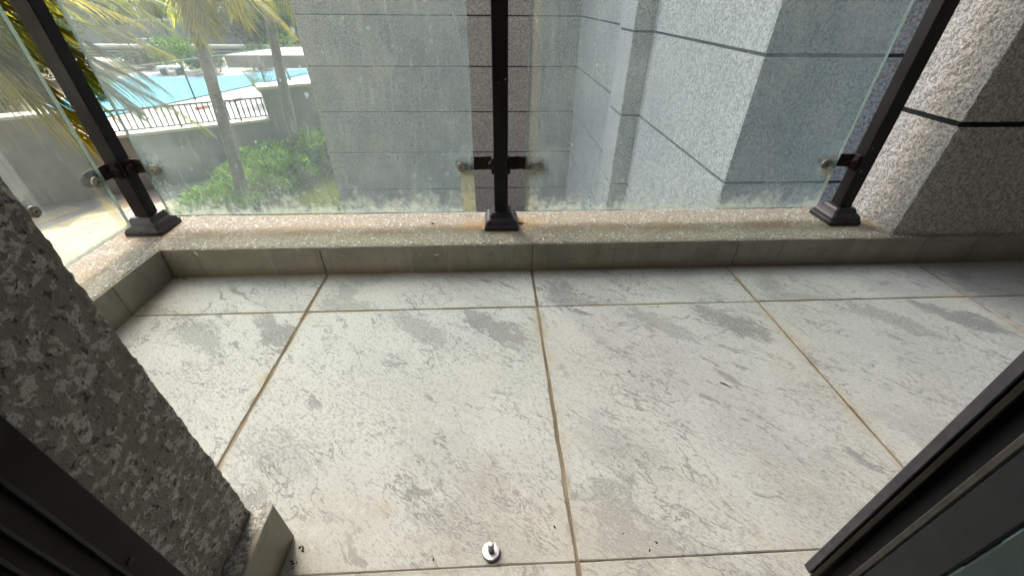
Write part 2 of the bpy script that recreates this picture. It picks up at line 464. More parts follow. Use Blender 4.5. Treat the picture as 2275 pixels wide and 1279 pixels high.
def m_palmtrunk():
    g = G('ringed_palm_trunk'); co = g.pos()
    n1 = g.noise(g.map(co, scale=(3, 3, 14)), 2.2, 4, .65); n2 = g.noise(co, 16, 4, .6)
    col = g.mix(g.ss(n1, .3, .7), (.13, .115, .1), (.23, .21, .185))
    col = g.mix(g.mul(g.ss(n2, .55, .68), .6), col, (.10, .085, .07))
    return g.end(g.bsdf(col, .9, g.bump(g.add(n1, n2), .7, .02), .15))
M['palmtrunk'] = m_palmtrunk()

# ------------------------------------------------------------------ mesh helpers
class MB:
    def __init__(s): s.v = []; s.f = []; s.mi = []
    def face(s, idx, m=0): s.f.append(tuple(idx)); s.mi.append(m)
    def box(s, x0, x1, y0, y1, z0, z1, m=0, bev=0.0):
        if bev:
            return s.bbox(x0, x1, y0, y1, z0, z1, bev, m)
        b = len(s.v)
        s.v += [(x0, y0, z0), (x1, y0, z0), (x1, y1, z0), (x0, y1, z0), (x0, y0, z1), (x1, y0, z1), (x1, y1, z1), (x0, y1, z1)]
        for q in ((3, 2, 1, 0), (4, 5, 6, 7), (0, 1, 5, 4), (1, 2, 6, 5), (2, 3, 7, 6), (3, 0, 4, 7)):
            s.face([b + i for i in q], m)
        return s
    def bbox(s, x0, x1, y0, y1, z0, z1, t, m=0):
        """box with chamfered edges (44 triangles)"""
        b = len(s.v); idx = {}
        X, Y, Z = (x0, x1), (y0, y1), (z0, z1)
        for i in (0, 1):
            for j in (0, 1):
                for k in (0, 1):
                    sx, sy, sz = (t if i == 0 else -t), (t if j == 0 else -t), (t if k == 0 else -t)
                    for a, p in enumerate(((X[i], Y[j] + sy, Z[k] + sz), (X[i] + sx, Y[j], Z[k] + sz), (X[i] + sx, Y[j] + sy, Z[k]))):
                        idx[i, j, k, a] = len(s.v); s.v.append(p)
        def add(l, flip):
            s.face(l[::-1] if flip else l, m)
        for i in (0, 1):
            add([idx[i, 0, 0, 0], idx[i, 1, 0, 0], idx[i, 1, 1, 0], idx[i, 0, 1, 0]], i == 0)
            add([idx[0, i, 0, 1], idx[1, i, 0, 1], idx[1, i, 1, 1], idx[0, i, 1, 1]], i == 1)
            add([idx[0, 0, i, 2], idx[1, 0, i, 2], idx[1, 1, i, 2], idx[0, 1, i, 2]], i == 0)
        for i in (0, 1):
            for j in (0, 1):
                add([idx[i, j, 0, 0], idx[i, j, 1, 0], idx[i, j, 1, 1], idx[i, j, 0, 1]], i != j)
                add([idx[i, 0, j, 0], idx[i, 1, j, 0], idx[i, 1, j, 2], idx[i, 0, j, 2]], i == j)
                add([idx[0, i, j, 1], idx[1, i, j, 1], idx[1, i, j, 2], idx[0, i, j, 2]], i != j)
                for k in (0, 1):
                    add([idx[i, j, k, 0], idx[i, j, k, 1], idx[i, j, k, 2]], (i + j + k) % 2 == 0)
        return s
    def prism(s, poly, z0, z1, m=0):
        b = len(s.v); n = len(poly)
        s.v += [(x, y, z0) for x, y in poly] + [(x, y, z1) for x, y in poly]
        s.face(list(range(b + n - 1, b - 1, -1)), m); s.face(list(range(b + n, b + 2 * n)), m)
        for i in range(n):
            j = (i + 1) % n
            s.face([b + i, b + j, b + n + j, b + n + i], m)
        return s
    def tube(s, pts, rad, n=8, m=0, cap=True):
        pts = [Vector(p) for p in pts]; b = len(s.v)
        if not isinstance(rad, (list, tuple)): rad = [rad] * len(pts)
        up = Vector((0, 0, 1)); prev = None
        for i, p in enumerate(pts):
            t = (pts[min(i + 1, len(pts) - 1)] - pts[max(i - 1, 0)]).normalized()
            a = prev if prev is not None else (up.cross(t) if abs(t.z) < .95 else Vector((1, 0, 0)))
            a = (a - t * a.dot(t)).normalized(); prev = a; c = t.cross(a)
            for k in range(n):
                th = 2 * math.pi * k / n
                s.v.append(tuple(p + (a * math.cos(th) + c * math.sin(th)) * rad[i]))
        for i in range(len(pts) - 1):
            for k in range(n):
                l = (k + 1) % n
                s.face([b + i * n + k, b + i * n + l, b + (i + 1) * n + l, b + (i + 1) * n + k], m)
        if cap:
            s.face([b + k for k in range(n)][::-1], m); e = b + (len(pts) - 1) * n
            s.face([e + k for k in range(n)], m)
        return s
    def lathe(s, prof, axis_o, axis, n=20, m=0):
        """prof = (distance along axis, radius)"""
        o = Vector(axis_o); t = Vector(axis).normalized()
        a = (Vector((0, 0, 1)).cross(t) if abs(t.z) < .9 else Vector((1, 0, 0))).normalized(); c = t.cross(a); b = len(s.v)
        for h, r in prof:
            for k in range(n):
                th = 2 * math.pi * k / n
                s.v.append(tuple(o + t * h + (a * math.cos(th) + c * math.sin(th)) * r))
        for i in range(len(prof) - 1):
            for k in range(n):
                l = (k + 1) % n
                s.face([b + i * n + k, b + i * n + l, b + (i + 1) * n + l, b + (i + 1) * n + k], m)
        s.face([b + k for k in range(n)][::-1], m); e = b + (len(prof) - 1) * n
        s.face([e + k for k in range(n)], m)
        return s
    def mesh(s, name, mats, smooth=False):
        me = bpy.data.meshes.new(name)
        me.from_pydata([tuple(q) for q in s.v], [], s.f)
        for mt in (mats if isinstance(mats, (list, tuple)) else [mats]):
            me.materials.append(mt)
        if len(me.materials) > 1: me.polygons.foreach_set('material_index', s.mi)
        if smooth: me.polygons.foreach_set('use_smooth', [True] * len(me.polygons))
        me.update()
        return me
    def build(s, name, mats, parent=None, loc=None, smooth=False):
        return obj(name, s.mesh(name, mats, smooth), parent, loc)

def obj(name, me, parent=None, loc=None):
    o = bpy.data.objects.new(name, me)
    C.objects.link(o)
    if loc is not None: o.location = loc
    if parent is not None:
        o.parent = parent
        o.matrix_parent_inverse = Matrix.Translation(-Vector(parent.location))
    return o
def tag(o, label=None, cat=None, group=None, kind=None):
    if label: o['label'] = label
    if cat: o['category'] = cat
    if group: o['group'] = group
    if kind: o['kind'] = kind
    return o
def thing(name, label, cat, loc=(0, 0, 0), group=None):
    o = bpy.data.objects.new(name, None); C.objects.link(o); o.location = loc
    o.empty_display_size = .05
    return tag(o, label, cat, group)

_rng = np.random.RandomState(7)
def vnoise(x, y, scale, seed=0):
    """smooth lattice value noise in -1..1 on numpy arrays"""
    rs = np.random.RandomState(seed); T = rs.rand(256, 256) * 2 - 1
    x = np.asarray(x) * scale + 1000; y = np.asarray(y) * scale + 1000
    xi, yi = np.floor(x).astype(int), np.floor(y).astype(int); fx, fy = x - xi, y - yi
    fx, fy = fx * fx * (3 - 2 * fx), fy * fy * (3 - 2 * fy)
    g_ = lambda a, b: T[a % 256, b % 256]
    return (g_(xi, yi) * (1 - fx) + g_(xi + 1, yi) * fx) * (1 - fy) + (g_(xi, yi + 1) * (1 - fx) + g_(xi + 1, yi + 1) * fx) * fy
def gridmesh(name, V, nu, nv, mat, keep=None, smooth=True):
    V = np.asarray(V, float).reshape(-1, 3)
    i, j = np.meshgrid(np.arange(nu - 1), np.arange(nv - 1), indexing='ij')
    F = np.stack([i * nv + j, (i + 1) * nv + j, (i + 1) * nv + j + 1, i * nv + j + 1], -1).reshape(-1, 4)
    if keep is not None: F = F[keep.reshape(-1)]
    used = np.unique(F); remap = np.zeros(len(V), int); remap[used] = np.arange(len(used))
    V, F = V[used], remap[F]
    me = bpy.data.meshes.new(name)
    me.vertices.add(len(V)); me.vertices.foreach_set('co', V.ravel())
    me.loops.add(F.size); me.loops.foreach_set('vertex_index', F.ravel())
    me.polygons.add(len(F)); me.polygons.foreach_set('loop_start', np.arange(len(F)) * 4); me.polygons.foreach_set('loop_total', np.full(len(F), 4))
    me.polygons.foreach_set('use_smooth', np.ones(len(F), bool))
    me.materials.append(mat); me.update(calc_edges=True); me.validate()
    return me
def rough_wall(name, prof, z0, z1, mat, step=.004, amp=.0015, sc_=(160, 420), rnd=.006, parent=None, seed=1):
    """a plan polyline extruded upward with a coarse grain pushed out along its normals; corners slightly rounded"""
    P = [Vector(p) for p in prof]; pts = []; nor = []
    for a, b in zip(P[:-1], P[1:]):
        t = (b - a); L = t.length; t.normalize(); n_ = Vector((t.y, -t.x)); k = max(2, int(L / step))
        for q in range(k + (b is P[-1])):
            pts.append(a + t * (L * q / k)); nor.append(n_.copy())
    for _ in range(2):
        nor = [(nor[max(i - 1, 0)] + nor[i] + nor[min(i + 1, len(nor) - 1)]).normalized() for i in range(len(nor))]
    X = np.array([[p.x, p.y] for p in pts]); Nn = np.array([[n_.x, n_.y] for n_ in nor])
    s_ = np.concatenate([[0], np.cumsum(np.linalg.norm(np.diff(X, axis=0), axis=1))])
    nz = int((z1 - z0) / step) + 1; Z = np.linspace(z0, z1, nz)
    S, ZZ = np.meshgrid(s_, Z, indexing='ij')
    d = vnoise(S, ZZ, sc_[0], seed) * amp + vnoise(S, ZZ, sc_[1], seed + 1) * amp * .5 + vnoise(S, ZZ, sc_[0] / 3.2, seed + 2) * amp * .8
    V = np.empty(S.shape + (3,))
    V[..., 0] = X[:, None, 0] + Nn[:, None, 0] * d; V[..., 1] = X[:, None, 1] + Nn[:, None, 1] * d; V[..., 2] = ZZ
    return obj(name, gridmesh(name, V, len(s_), nz, mat), parent)

# ================================================================== THE BALCONY
T = .603
YP, XL, HZ = .176, -1.040, .094           # inner face of the parapet, left inner face, parapet height
YB, XB = .395, -1.24                      # outer edges
# floor bed (grout) and tiles
fl = MB().box(-1.26, 2.6, -.95, .42, -.3, -.0025).build('balcony_floor', M['grout'])
tag(fl, kind='structure')
rnd = random.Random(3)
def wavy_tile(w_, d_, seed, oy=0.0):
    """tile slab with slightly chipped, bevelled edges"""
    r = random.Random(seed); mb = MB(); per = []
    nx, ny = max(2, int(w_ / .05)), max(2, int(d_ / .05))
    xs = [-w_ / 2 + w_ * i / nx for i in range(nx + 1)]; ys = [-d_ / 2 + d_ * i / ny for i in range(ny + 1)]
    ring = [(x, -d_ / 2) for x in xs] + [(w_ / 2, y) for y in ys[1:]] + [(x, d_ / 2) for x in xs[::-1][1:]] + [(-w_ / 2, y) for y in ys[::-1][1:-1]]
    jit = [(x - math.copysign(abs(r.gauss(0, .0012)), x), y - math.copysign(abs(r.gauss(0, .0006)), y)) for x, y in ring]
    n = len(ring); b = .0016
    mb.v += [(x, y, -.012) for x, y in jit]
    mb.v += [(x, y, -b) for x, y in jit]
    mb.v += [(x * (1 - 2 * b / w_), y * (1 - 2 * b / d_), 0) for x, y in jit]
    for lv in (0, 1):
        for i in range(n):
            j = (i + 1) % n
            mb.face([lv * n + i, lv * n + j, (lv + 1) * n + j, (lv + 1) * n + i])
    mb.face(list(range(2 * n, 3 * n)))
    mb.v = [(x, y + oy, z) for x, y, z in mb.v]
    return mb.mesh('floor_tile', M['tile'])
GAP = .0036
cols = [(XL - .012, -T), (-T, 0), (0, T), (T, 2 * T), (2 * T, 3 * T), (3 * T, 2.5)]
cache = {}
for row, (y0, y1) in enumerate([(0, YP + .012), (-T, 0), (-T - .33, -T)]):
    for ci, (x0, x1) in enumerate(cols):
        oy = (-.20, 0, .14)[row]
        ww = x1 - x0 - GAP; dd = y1 - y0 - .0016 - (0, .0006, 0)[row]
        key = (round(ww, 4), round(dd, 4), ci % 2)
        if key not in cache: cache[key] = wavy_tile(ww, dd, len(cache), oy)
        o = obj('floor_tile', cache[key], fl, ((x0 + x1) / 2 + rnd.uniform(-.0008, .0008), (y0 + y1) / 2 - oy + (0, 0, .0017)[row], rnd.uniform(-.0005, .0008) if row < 2 else .0))
        if row == 0: o.location.z += .0002
# the print on the narrow row differs because those tiles are cut: their own mesh, pattern shifted
# parapet
par = thing('parapet_wall', 'low tiled parapet kerb with washed pebble top edging the balcony', 'parapet', (0, .3, 0))
st = .005
xs = np.arange(XB, 2.5 + st, st); ys = np.arange(-.545, YB + st / 2, st)
XX, YY = np.meshgrid(xs, ys, indexing='ij')
dn = vnoise(XX, YY, 150, 11) * .0011 + vnoise(XX, YY, 60, 12) * .0011 + vnoise(XX, YY, 9, 13) * .0012
inn = np.where(YY > YP, np.minimum(YY - YP, 9), 9)
dl = np.where(YY > YP, 9, XL - XX)
din = np.minimum(np.where(XX < XL, np.hypot(np.maximum(0, XL - XX), np.maximum(0, YY - YP)), YY - YP), np.minimum(YB - YY, XX - XB))
din = np.where((XX < XL) & (YY < YP), np.minimum(XL - XX, XX - XB), din)
drop = .0055 * np.exp(-np.maximum(din, 0) / .0035)
V = np.stack([XX + vnoise(YY, XX, 40, 15) * .0008, YY + vnoise(XX, YY, 45, 14) * .001, HZ + dn - drop], -1)
cx = (xs[:-1] + xs[1:]) / 2; cy = (ys[:-1] + ys[1:]) / 2
KX, KY = np.meshgrid(cx, cy, indexing='ij')
keep = (KX < XL + .001) | (KY > YP - .001)
obj('coping', gridmesh('coping', V, len(xs), len(ys), M['aggregate'], keep), par)
core = MB()
core.box(XB + .003, 2.5, YP + .012, YB - .003, -.3, HZ - .0065)
core.box(XB + .003, XL - .012, -.545, YP + .0118, -.3, HZ - .0065)
core.build('kerb_core', M['aggregate'], par)
def skirt(x0, x1, y0, y1):
    MB().bbox(x0, x1, y0, y1, -.004, HZ - .0025, .0012).build('skirting_tile', M['skirting'], par)
ed = [XL - .002, -T - .004, 0, T + .012, 2 * T - .01, 3 * T, 2.5]
for a, b in zip(ed[:-1], ed[1:]):
    skirt(a + .0012, b - .0012, YP, YP + .012)
for a, b in ((-.545, .0), (.0, YP - .001)):
    skirt(XL - .012, XL, a + .0012, b - .0005)
# ------------------------------------------------------------------ stone pier on the parapet (right)
pr_ = thing('stone_pier', 'rough stone coated wall standing on the right end of the parapet', 'wall', (1.8, .3, HZ))
MB().box(1.108, 2.5, .208, .402, HZ - .01, 24).build('wall_core', M['groove'], pr_)
for z0, z1, sd_ in ((HZ - .003, .4055, 3), (.4185, 1.1555, 5), (1.1685, 3.2, 8), (3.2, 24, 9)):
    rough_wall('wall_course', [(1.12, .42), (1.092, .42), (1.092, .19), (2.5, .19)], z0, z1, M['pier'], (.0045 if z1 < 1.2 else .03 if z1 < 4 else .3), .0022, (150, 380), parent=pr_, seed=sd_)
# ------------------------------------------------------------------ balcony shell
tag(MB().box(-1.5, 2.7, -.558, .45, 5.9, 6.2).build('balcony_ceiling', M['render']), kind='structure')
tag(MB().box(2.5, 2.7, -.556, .45, -.3, 5.9).build('balcony_end_wall', M['facade_dark']), kind='structure')
# door wall on the left of the doorway, mottled render
dw = thing('door_wall', 'mottled dark granite render wall beside the balcony door', 'wall', (-.9, -.62, 0))
rough_wall('wall_face', [(-.452, -.80), (-.452, -.558), (-1.26, -.558)][::-1], .0, 1.35, M['jamb'], .003, .0012, (200, 420), parent=dw, seed=21)
rough_wall('wall_face', [(-.452, -.80), (-.452, -.558), (-1.26, -.558)][::-1], 1.35, 2.76, M['jamb'], .03, .001, parent=dw, seed=22)
MB().box(-1.26, -.458, -.80, -.564, -.01, 2.75).build('wall_core', M['jamb'], dw)
MB().bbox(-.452, -.4265, -.70, -.547, -.004, .0935, .0012).build('skirting_tile', M['skirting'], dw)
rw = MB().box(-.455, -.428, -.70, -.5485, .0925, .0945)
xs2 = np.linspace(-.456, -.4275, 10); ys2 = np.linspace(-.70, -.5485, 46)
AX, AY = np.meshgrid(xs2, ys2, indexing='ij')
obj('mortar_cap', gridmesh('mortar_cap', np.stack([AX, AY, .0948 + vnoise(AX, AY, 170, 5) * .0026 - .002 * (AX > -.431)], -1), 10, 46, M['pier']), dw)
tag(MB().box(1.5, 2.7, -.80, -.558, -.01, 2.75).build('balcony_side_wall', M['facade']), kind='structure')
tag(MB().box(-1.26, 2.7, -.80, -.56, 2.45, 2.74).build('door_lintel', M['render']), kind='structure')
# room behind the camera
tag(MB().box(-2.6, 2.7, -4.4, -.955, -.06, -.004).build('room_floor', M['roomfloor']), kind='structure')
tag(MB().box(-2.6, 2.7, -4.4, -.81, 2.7, 2.8).build('room_ceiling', M['room']), kind='structure')
for x0, x1, y0, y1 in ((-2.7, -2.6, -4.4, -.81), (2.6, 2.7, -4.4, -.81), (-2.7, 2.7, -4.5, -4.4), (-2.7, -1.27, -.81, -.7)):
    tag(MB().box(x0, x1, y0, y1, -.06, 2.7).build('room_wall', M['room']), kind='structure')
# door frame (left)
df_ = thing('door_frame', 'dark bronze ribbed door jamb against the mottled wall', 'door frame', (-.45, -.72, 0))
MB().bbox(-.462, -.440, -.80, -.661, -.004, 2.45, .0015).build('jamb', M['bronze'], df_)
for y_ in (-.6895, -.7075, -.7205):
    MB().bbox(-.441, -.4355, y_ - .0016, y_ + .0016, -.004, 2.45, .0006).build('rib', M['frame_dark'], df_)
MB().lathe([(0, .0035), (.0012, .0035), (.0016, .002)], (-.4402, -.6795, .262), (1, 0, 0), 12).build('screw', M['hole'], df_)
# sliding door (right): two leaves
sd1 = thing('sliding_door', 'dark framed sliding door leaf nearest the balcony at lower right', 'door', (.9, -.64, 0))
MB().bbox(.330, .40, -.631, -.620, -.004, 2.45, .001).build('stile_lip', M['frame_grey'], sd1)
MB().box(.336, .40, -.6335, -.6312, -.004, 2.45).build('seal', M['black'], sd1)
MB().bbox(.330, .40, -.6405, -.6337, -.004, 2.45, .001).build('stile_bead', M['bronze'], sd1)
MB().box(.345, .40, -.664, -.6408, -.004, 2.45).build('stile_channel', M['black'], sd1)
MB().box(.40, 1.46, -.645, -.637, .06, 2.4, 0).build('pane', M['pane'], sd1)
MB().bbox(.40, 1.49, -.66, -.622, -.004, .06, .001).build('bottom_rail', M['frame_dark'], sd1)
sd2 = thing('sliding_door', 'sliding door leaf with blue grey protective film on its inner face', 'door', (.9, -.72, 0))
MB().bbox(.240, .36, -.733, -.704, -.004, 2.45, .001).build('stile', M['frame_dark'], sd2)
MB().bbox(.240, .30, -.7035, -.6975, -.004, 2.45, .0012).build('edge_seal', M['gasket'], sd2)
fb = MB()
zz = -.004; r_ = random.Random(5)
while zz < 2.44:
    h = r_.uniform(.02, .06); x0 = .243 + r_.uniform(0, .0035); fb.box(x0, .359, -.7345, -.7331, zz, min(zz + h, 2.45)); zz += h
fb.build('protective_film', M['film_blue'], sd2)
MB().box(.36, 1.40, -.722, -.714, .06, 2.4).build('pane', M['pane'], sd2)
MB().bbox(.361, 1.49, -.733, -.70, -.004, .06, .001).build('bottom_rail', M['frame_dark'], sd2)

# ------------------------------------------------------------------ railing posts
PW, PY = .020, .303
def post(x, label, arms, cat='post'):
    t = thing('railing_post', label, cat, (x, PY, HZ), 'black steel railing posts')
    MB().bbox(x - PW, x + PW, PY - PW, PY + PW, HZ + .03, 1.05, .0022).build('shaft', M['steel'], t)
    # flared cover: square lathe profile (height, half width)
    prof = [(0, .0515), (.011, .0515), (.0135, .0485), (.022, .047), (.028, .043), (.034, .036), (.042, .0335), (.048, .0295), (.0495, .0215)]
    mb = MB(); c = .0045
    for h, a in prof:
        cc = min(c, a * .2)
        ring = [(-a + cc, -a), (a - cc, -a), (a, -a + cc), (a, a - cc), (a - cc, a), (-a + cc, a), (-a, a - cc), (-a, -a + cc)]
        mb.v += [(x + px, PY + 0 + py, HZ + .001 + h) for px, py in ring]
    for i in range(len(prof) - 1):
        for k in range(8):
            l = (k + 1) % 8
            mb.face([i * 8 + k, i * 8 + l, i * 8 + 8 + l, i * 8 + 8 + k])
    mb.face(list(range((len(prof) - 1) * 8, len(prof) * 8))); mb.face(list(range(7, -1, -1)))
    b = mb.build('base_cover', M['cover'], t)
    MB().box(x - .0006, x + .0006, PY - .0525, PY - .0215, HZ + .002, HZ + .0155).build('seam', M['black'], b)
    for kind, v in arms:
        r = random.Random(int(abs(x) * 100) + len(kind) + int(v * 1000)); mb = MB()
        z0, z1 = .2625, .2995
        if kind == 'x':      # arm along x to v, behind the glass
            y0, y1 = PY + .0085, PY + .0145; s = 1 if v > x else -1
            a = x + s * PW * .7; n = 10
            xs_ = [a + (v + s * .017 - a) * i / n for i in range(n + 1)]
            top = [z1 + r.uniform(-.0012, .0012) - (.011 if i == n else 0) for i in range(n + 1)]
            bot = [z0 + r.uniform(-.0012, .0012) + (.011 if i == n else 0) for i in range(n + 1)]
            for i in range(n + 1):
                mb.v += [(xs_[i], y0, bot[i]), (xs_[i], y0, top[i]), (xs_[i], y1, top[i]), (xs_[i], y1, bot[i])]
        else:                # arm along -y to v, on the outer side of the side panel
            x0, x1 = x - .0145, x - .0085; a = PY - PW * .7; n = 8; s = -1
            xs_ = [a + (v - .017 - a) * i / n for i in range(n + 1)]
            for i in range(n + 1):
                e = .011 if i == n else 0
                mb.v += [(x0, xs_[i], z0 + e + r.uniform(-.0012, .0012)), (x0, xs_[i], z1 - e + r.uniform(-.0012, .0012))]
                mb.v += [(x1, xs_[i], mb.v[-1][2]), (x1, xs_[i], mb.v[-2][2])]
        for i in range(n):
            for k in range(4):
                l = (k + 1) % 4
                mb.face([i * 4 + k, i * 4 + 4 + k, i * 4 + 4 + l, i * 4 + l])
        mb.face([0, 1, 2, 3]); mb.face([n * 4 + 3, n * 4 + 2, n * 4 + 1, n * 4])
        arm = mb.build('clamp_arm', M['rust'], t)
        # lug at the post and its bolt
        if kind == 'x':
            MB().bbox(min(x + s * PW * .9, x + s * (PW + .007)), max(x + s * PW * .9, x + s * (PW + .007)), PY - .012, PY + .016, .255, .301, .002).build('lug', M['rust'], arm)
            MB().lathe([(0, .0125), (.003, .0125), (.0045, .009), (.008, .008), (.0095, .005)], (x + s * (PW + .006), PY - .002, .281), (s, 0, 0), 14).build('lug_bolt', M['rust'], arm)
            bo, ba = (v, PY - .0052, .2755), (0, -1, 0)
        else:
            MB().bbox(x - .016, x + .012, PY - PW - .006, PY - PW + .002, .255, .301, .002).build('lug', M['rust'], arm)
            MB().lathe([(0, .0125), (.003, .0125), (.0045, .009), (.008, .008), (.0095, .005)], (x + .001, PY - PW - .005, .281), (0, -1, 0), 14).build('lug_bolt', M['rust'], arm)
            bo, ba = (x + .0052, v, .2755), (1, 0, 0)
        button(bo, ba, arm)
    return t
def button(bo, ba, parent):
    d = MB().lathe([(-.001, .0135), (.003, .0135), (.0045, .0122), (.0048, .0105), (.0040, .0098), (.0040, .0092), (.0062, .0088), (.0068, .0068), (.0060, .0060), (.0060, .0040)], bo, ba, 22).build('clamp_button', M['disc'], parent)
    b2 = tuple(bo[i] + ba[i] * .0061 for i in range(3))
    MB().lathe([(-.002, .0028), (.0004, .0028), (.0005, .001)], b2, ba, 10).build('socket', M['hole'], d)
    b3 = tuple(bo[i] + ba[i] * .0040 for i in range(3))
    MB().lathe([(-.001, .0103), (.0004, .0103), (.0004, .0095), (-.001, .0095)], b3, ba, 22).build('ring', M['hole'], d)
PL, PM, PRX = -1.133, -.088, .989
post(PL, 'black steel corner post at the left end of the railing', [('x', -1.044), ('y', .205)])
post(PM, 'black steel post in the middle between the two wide glass panels', [('x', -.200), ('x', .022)])
post(PRX, 'black steel post at the right beside the stone coated wall', [('x', .874)])
# ------------------------------------------------------------------ glass panels
def glass(name, label, size, loc, rotz, mat):
    """origin at the lower left corner of the panel, width along local x"""
    wd, th, ht = size; mb = MB()
    n = 1
    mb.v += [(0, 0, 0), (wd, 0, 0), (wd, th, 0), (0, th, 0), (0, 0, ht), (wd, 0, ht), (wd, th, ht), (0, th, ht)]
    for q, m in (((0, 1, 5, 4), 0), ((2, 3, 7, 6), 1), ((3, 2, 1, 0), 2), ((4, 5, 6, 7), 2), ((1, 2, 6, 5), 2), ((3, 0, 4, 7), 2)):
        mb.face(q, m)
    me = mb.mesh(name, [mat, M['g_back'], M['g_edge']])
    o = bpy.data.objects.new(name, me); C.objects.link(o); o.location = loc; o.rotation_euler = (0, 0, rotz)
    return tag(o, label, 'glass panel', 'frameless glass railing panels')
GZ, GT = .1385, .010
x0, x1 = -1.068, -.1645
gl2 = glass('glass_panel', 'streaky water stained glass panel between the left and middle posts', (x1 - x0, GT, .85), (x0, PY - .005, GZ), 0,
            m_glass('stained_glass', [(-1.044 - x0, .137), (-.2 - x0, .137)], [], .185))
x0b, x1b = -.0155, .907
gl3 = glass('glass_panel', 'dusty glass panel between the middle and right posts', (x1b - x0b, GT, .85), (x0b, PY - .005, GZ), 0,
            m_glass('dusty_glass', [(.022 - x0b, .137), (.874 - x0b, .137)], [(0, .029, .05)], .165))
gl1 = glass('glass_panel', 'narrow side glass panel left of the corner post', (.30, GT, .85), (PL + .005, .237, GZ), R(-90) + math.pi, None) if False else None
# side panel: local x runs along -y (from the post towards the door)
def side_glass():
    y1, y0 = .232, -.06
    mb = MB(); wd = y1 - y0; ht = .85; th = GT; x = PL + .005
    mb.v += [(0, 0, 0), (0, wd, 0), (-th, wd, 0), (-th, 0, 0), (0, 0, ht), (0, wd, ht), (-th, wd, ht), (-th, 0, ht)]
    for q, m in (((0, 1, 5, 4), 0), ((2, 3, 7, 6), 1), ((3, 2, 1, 0), 2), ((4, 5, 6, 7), 2), ((1, 2, 6, 5), 2), ((3, 0, 4, 7), 2)):
        mb.face(q, m)
    g_ = m_glass_side()
    o = bpy.data.objects.new('glass_panel', mb.mesh('glass_panel', [g_, M['g_back'], M['g_edge']])); C.objects.link(o)
    o.location = (x, y0, GZ)
    return tag(o, 'narrow side glass panel left of the corner post', 'glass panel', 'frameless glass railing panels')
def m_glass_side():
    # the same dirt with local y as the panel's width
    g = G('side_glass'); co0 = g.co()
    x_, y_, z_ = g.sep(co0)
    q = g.n('ShaderNodeCombineXYZ'); g.put(q.inputs[0], y_); g.put(q.inputs[1], x_); g.put(q.inputs[2], z_)
    g._co = q.outputs[0]; co = g._co
    x, y, z = y_, x_, z_
    n1 = g.noise(g.map(co, scale=(70, 70, 9)), 1.6, 5, .7); n3 = g.noise(co, 7, 4, .6); n4 = g.noise(g.warp(co, 16, .05), 30, 4, .65)
    d = g.add(.075, g.mul(g.ss(n1, .38, .75), .09), g.mul(g.ss(n3, .42, .7), .06))
    low = g.ss(g.add(z, g.mul(g.sub(n4, .5), .1)), .09, .0)
    d = g.add(d, g.mul(low, .3))
    e = ellipse(g, x, z, .265, .05, .022, .1, R(12))
    yel = g.ss(g.add(e, g.mul(g.sub(n4, .5), 1.2)), 1.0, .2)
    d = g.add(d, g.mul(yel, .3))
    stp = g.ss(g.add(x, g.mul(g.sub(g.noise(g.map(co, scale=(1, 1, 5)), 30, 2), .5), .01)), .112, .108)
    d = g.math('MINIMUM', g.add(d, g.mul(stp, .14)), .9)
    dc = g.mix(g.ss(n3, .4, .65), (.54, .60, .58), (.62, .66, .60))
    dc = g.mix(yel, dc, (.62, .55, .25)); dc = g.mix(g.mul(low, .5), dc, (.68, .68, .5))
    tr = g.n('ShaderNodeBsdfTransparent'); tr.inputs[0].default_value = (.82, .90, .895, 1)
    df = g.n('ShaderNodeBsdfDiffuse'); g.put(df.inputs[0], dc)
    tl = g.n('ShaderNodeBsdfTranslucent'); g.put(tl.inputs[0], dc)
    base = g.shmix(d, tr.outputs[0], g.shmix(.55, df.outputs[0], tl.outputs[0]))
    gl = g.n('ShaderNodeBsdfGlossy'); gl.inputs['Roughness'].default_value = .03
    fr = g.n('ShaderNodeFresnel'); fr.inputs[0].default_value = 1.45
    return g.end(g.shmix(g.mul(fr.outputs[0], .7), base, gl.outputs[0]))
gl1 = side_glass()
# clamp of the post hidden behind the door wall
t = thing('railing_post', 'black steel post hidden behind the mottled door wall', 'post', (PL, -.15, HZ), 'black steel railing posts')
MB().bbox(PL - PW, PL + PW, -.17, -.13, HZ, 1.05, .002).build('shaft', M['steel'], t)
a_ = MB().box(PL - .0145, PL - .0085, -.135, .040, .2625, .2995).build('clamp_arm', M['rust'], t)
button((PL + .0052, .030, .2755), (1, 0, 0), a_)
# yellowed film left under the clamps
def film(x0, x1, z0, z1, seed, par_):
    r = random.Random(seed); n = 14; y = PY - .0056; b = []
    V_ = [(x0 + (r.uniform(-.002, .002)), y, z0 + (z1 - z0) * i / n) for i in range(n + 1)] + [(x1, y, z0 + (z1 - z0) * i / n) for i in range(n, -1, -1)]
    mb = MB(); mb.v = V_; mb.face(list(range(len(V_)))[::-1])
    return mb.build('film_residue', M['film'], par_)
film(-.203, x1 - .0006, GZ + .001, .2655, 1, gl2)
film(.030, x0b + .0006, .2535, .2625, 2, gl3)
film(.868, x1b - .0006, .243, .262, 4, gl3)
film(.896, x1b - .0006, .20, .243, 5, gl3)

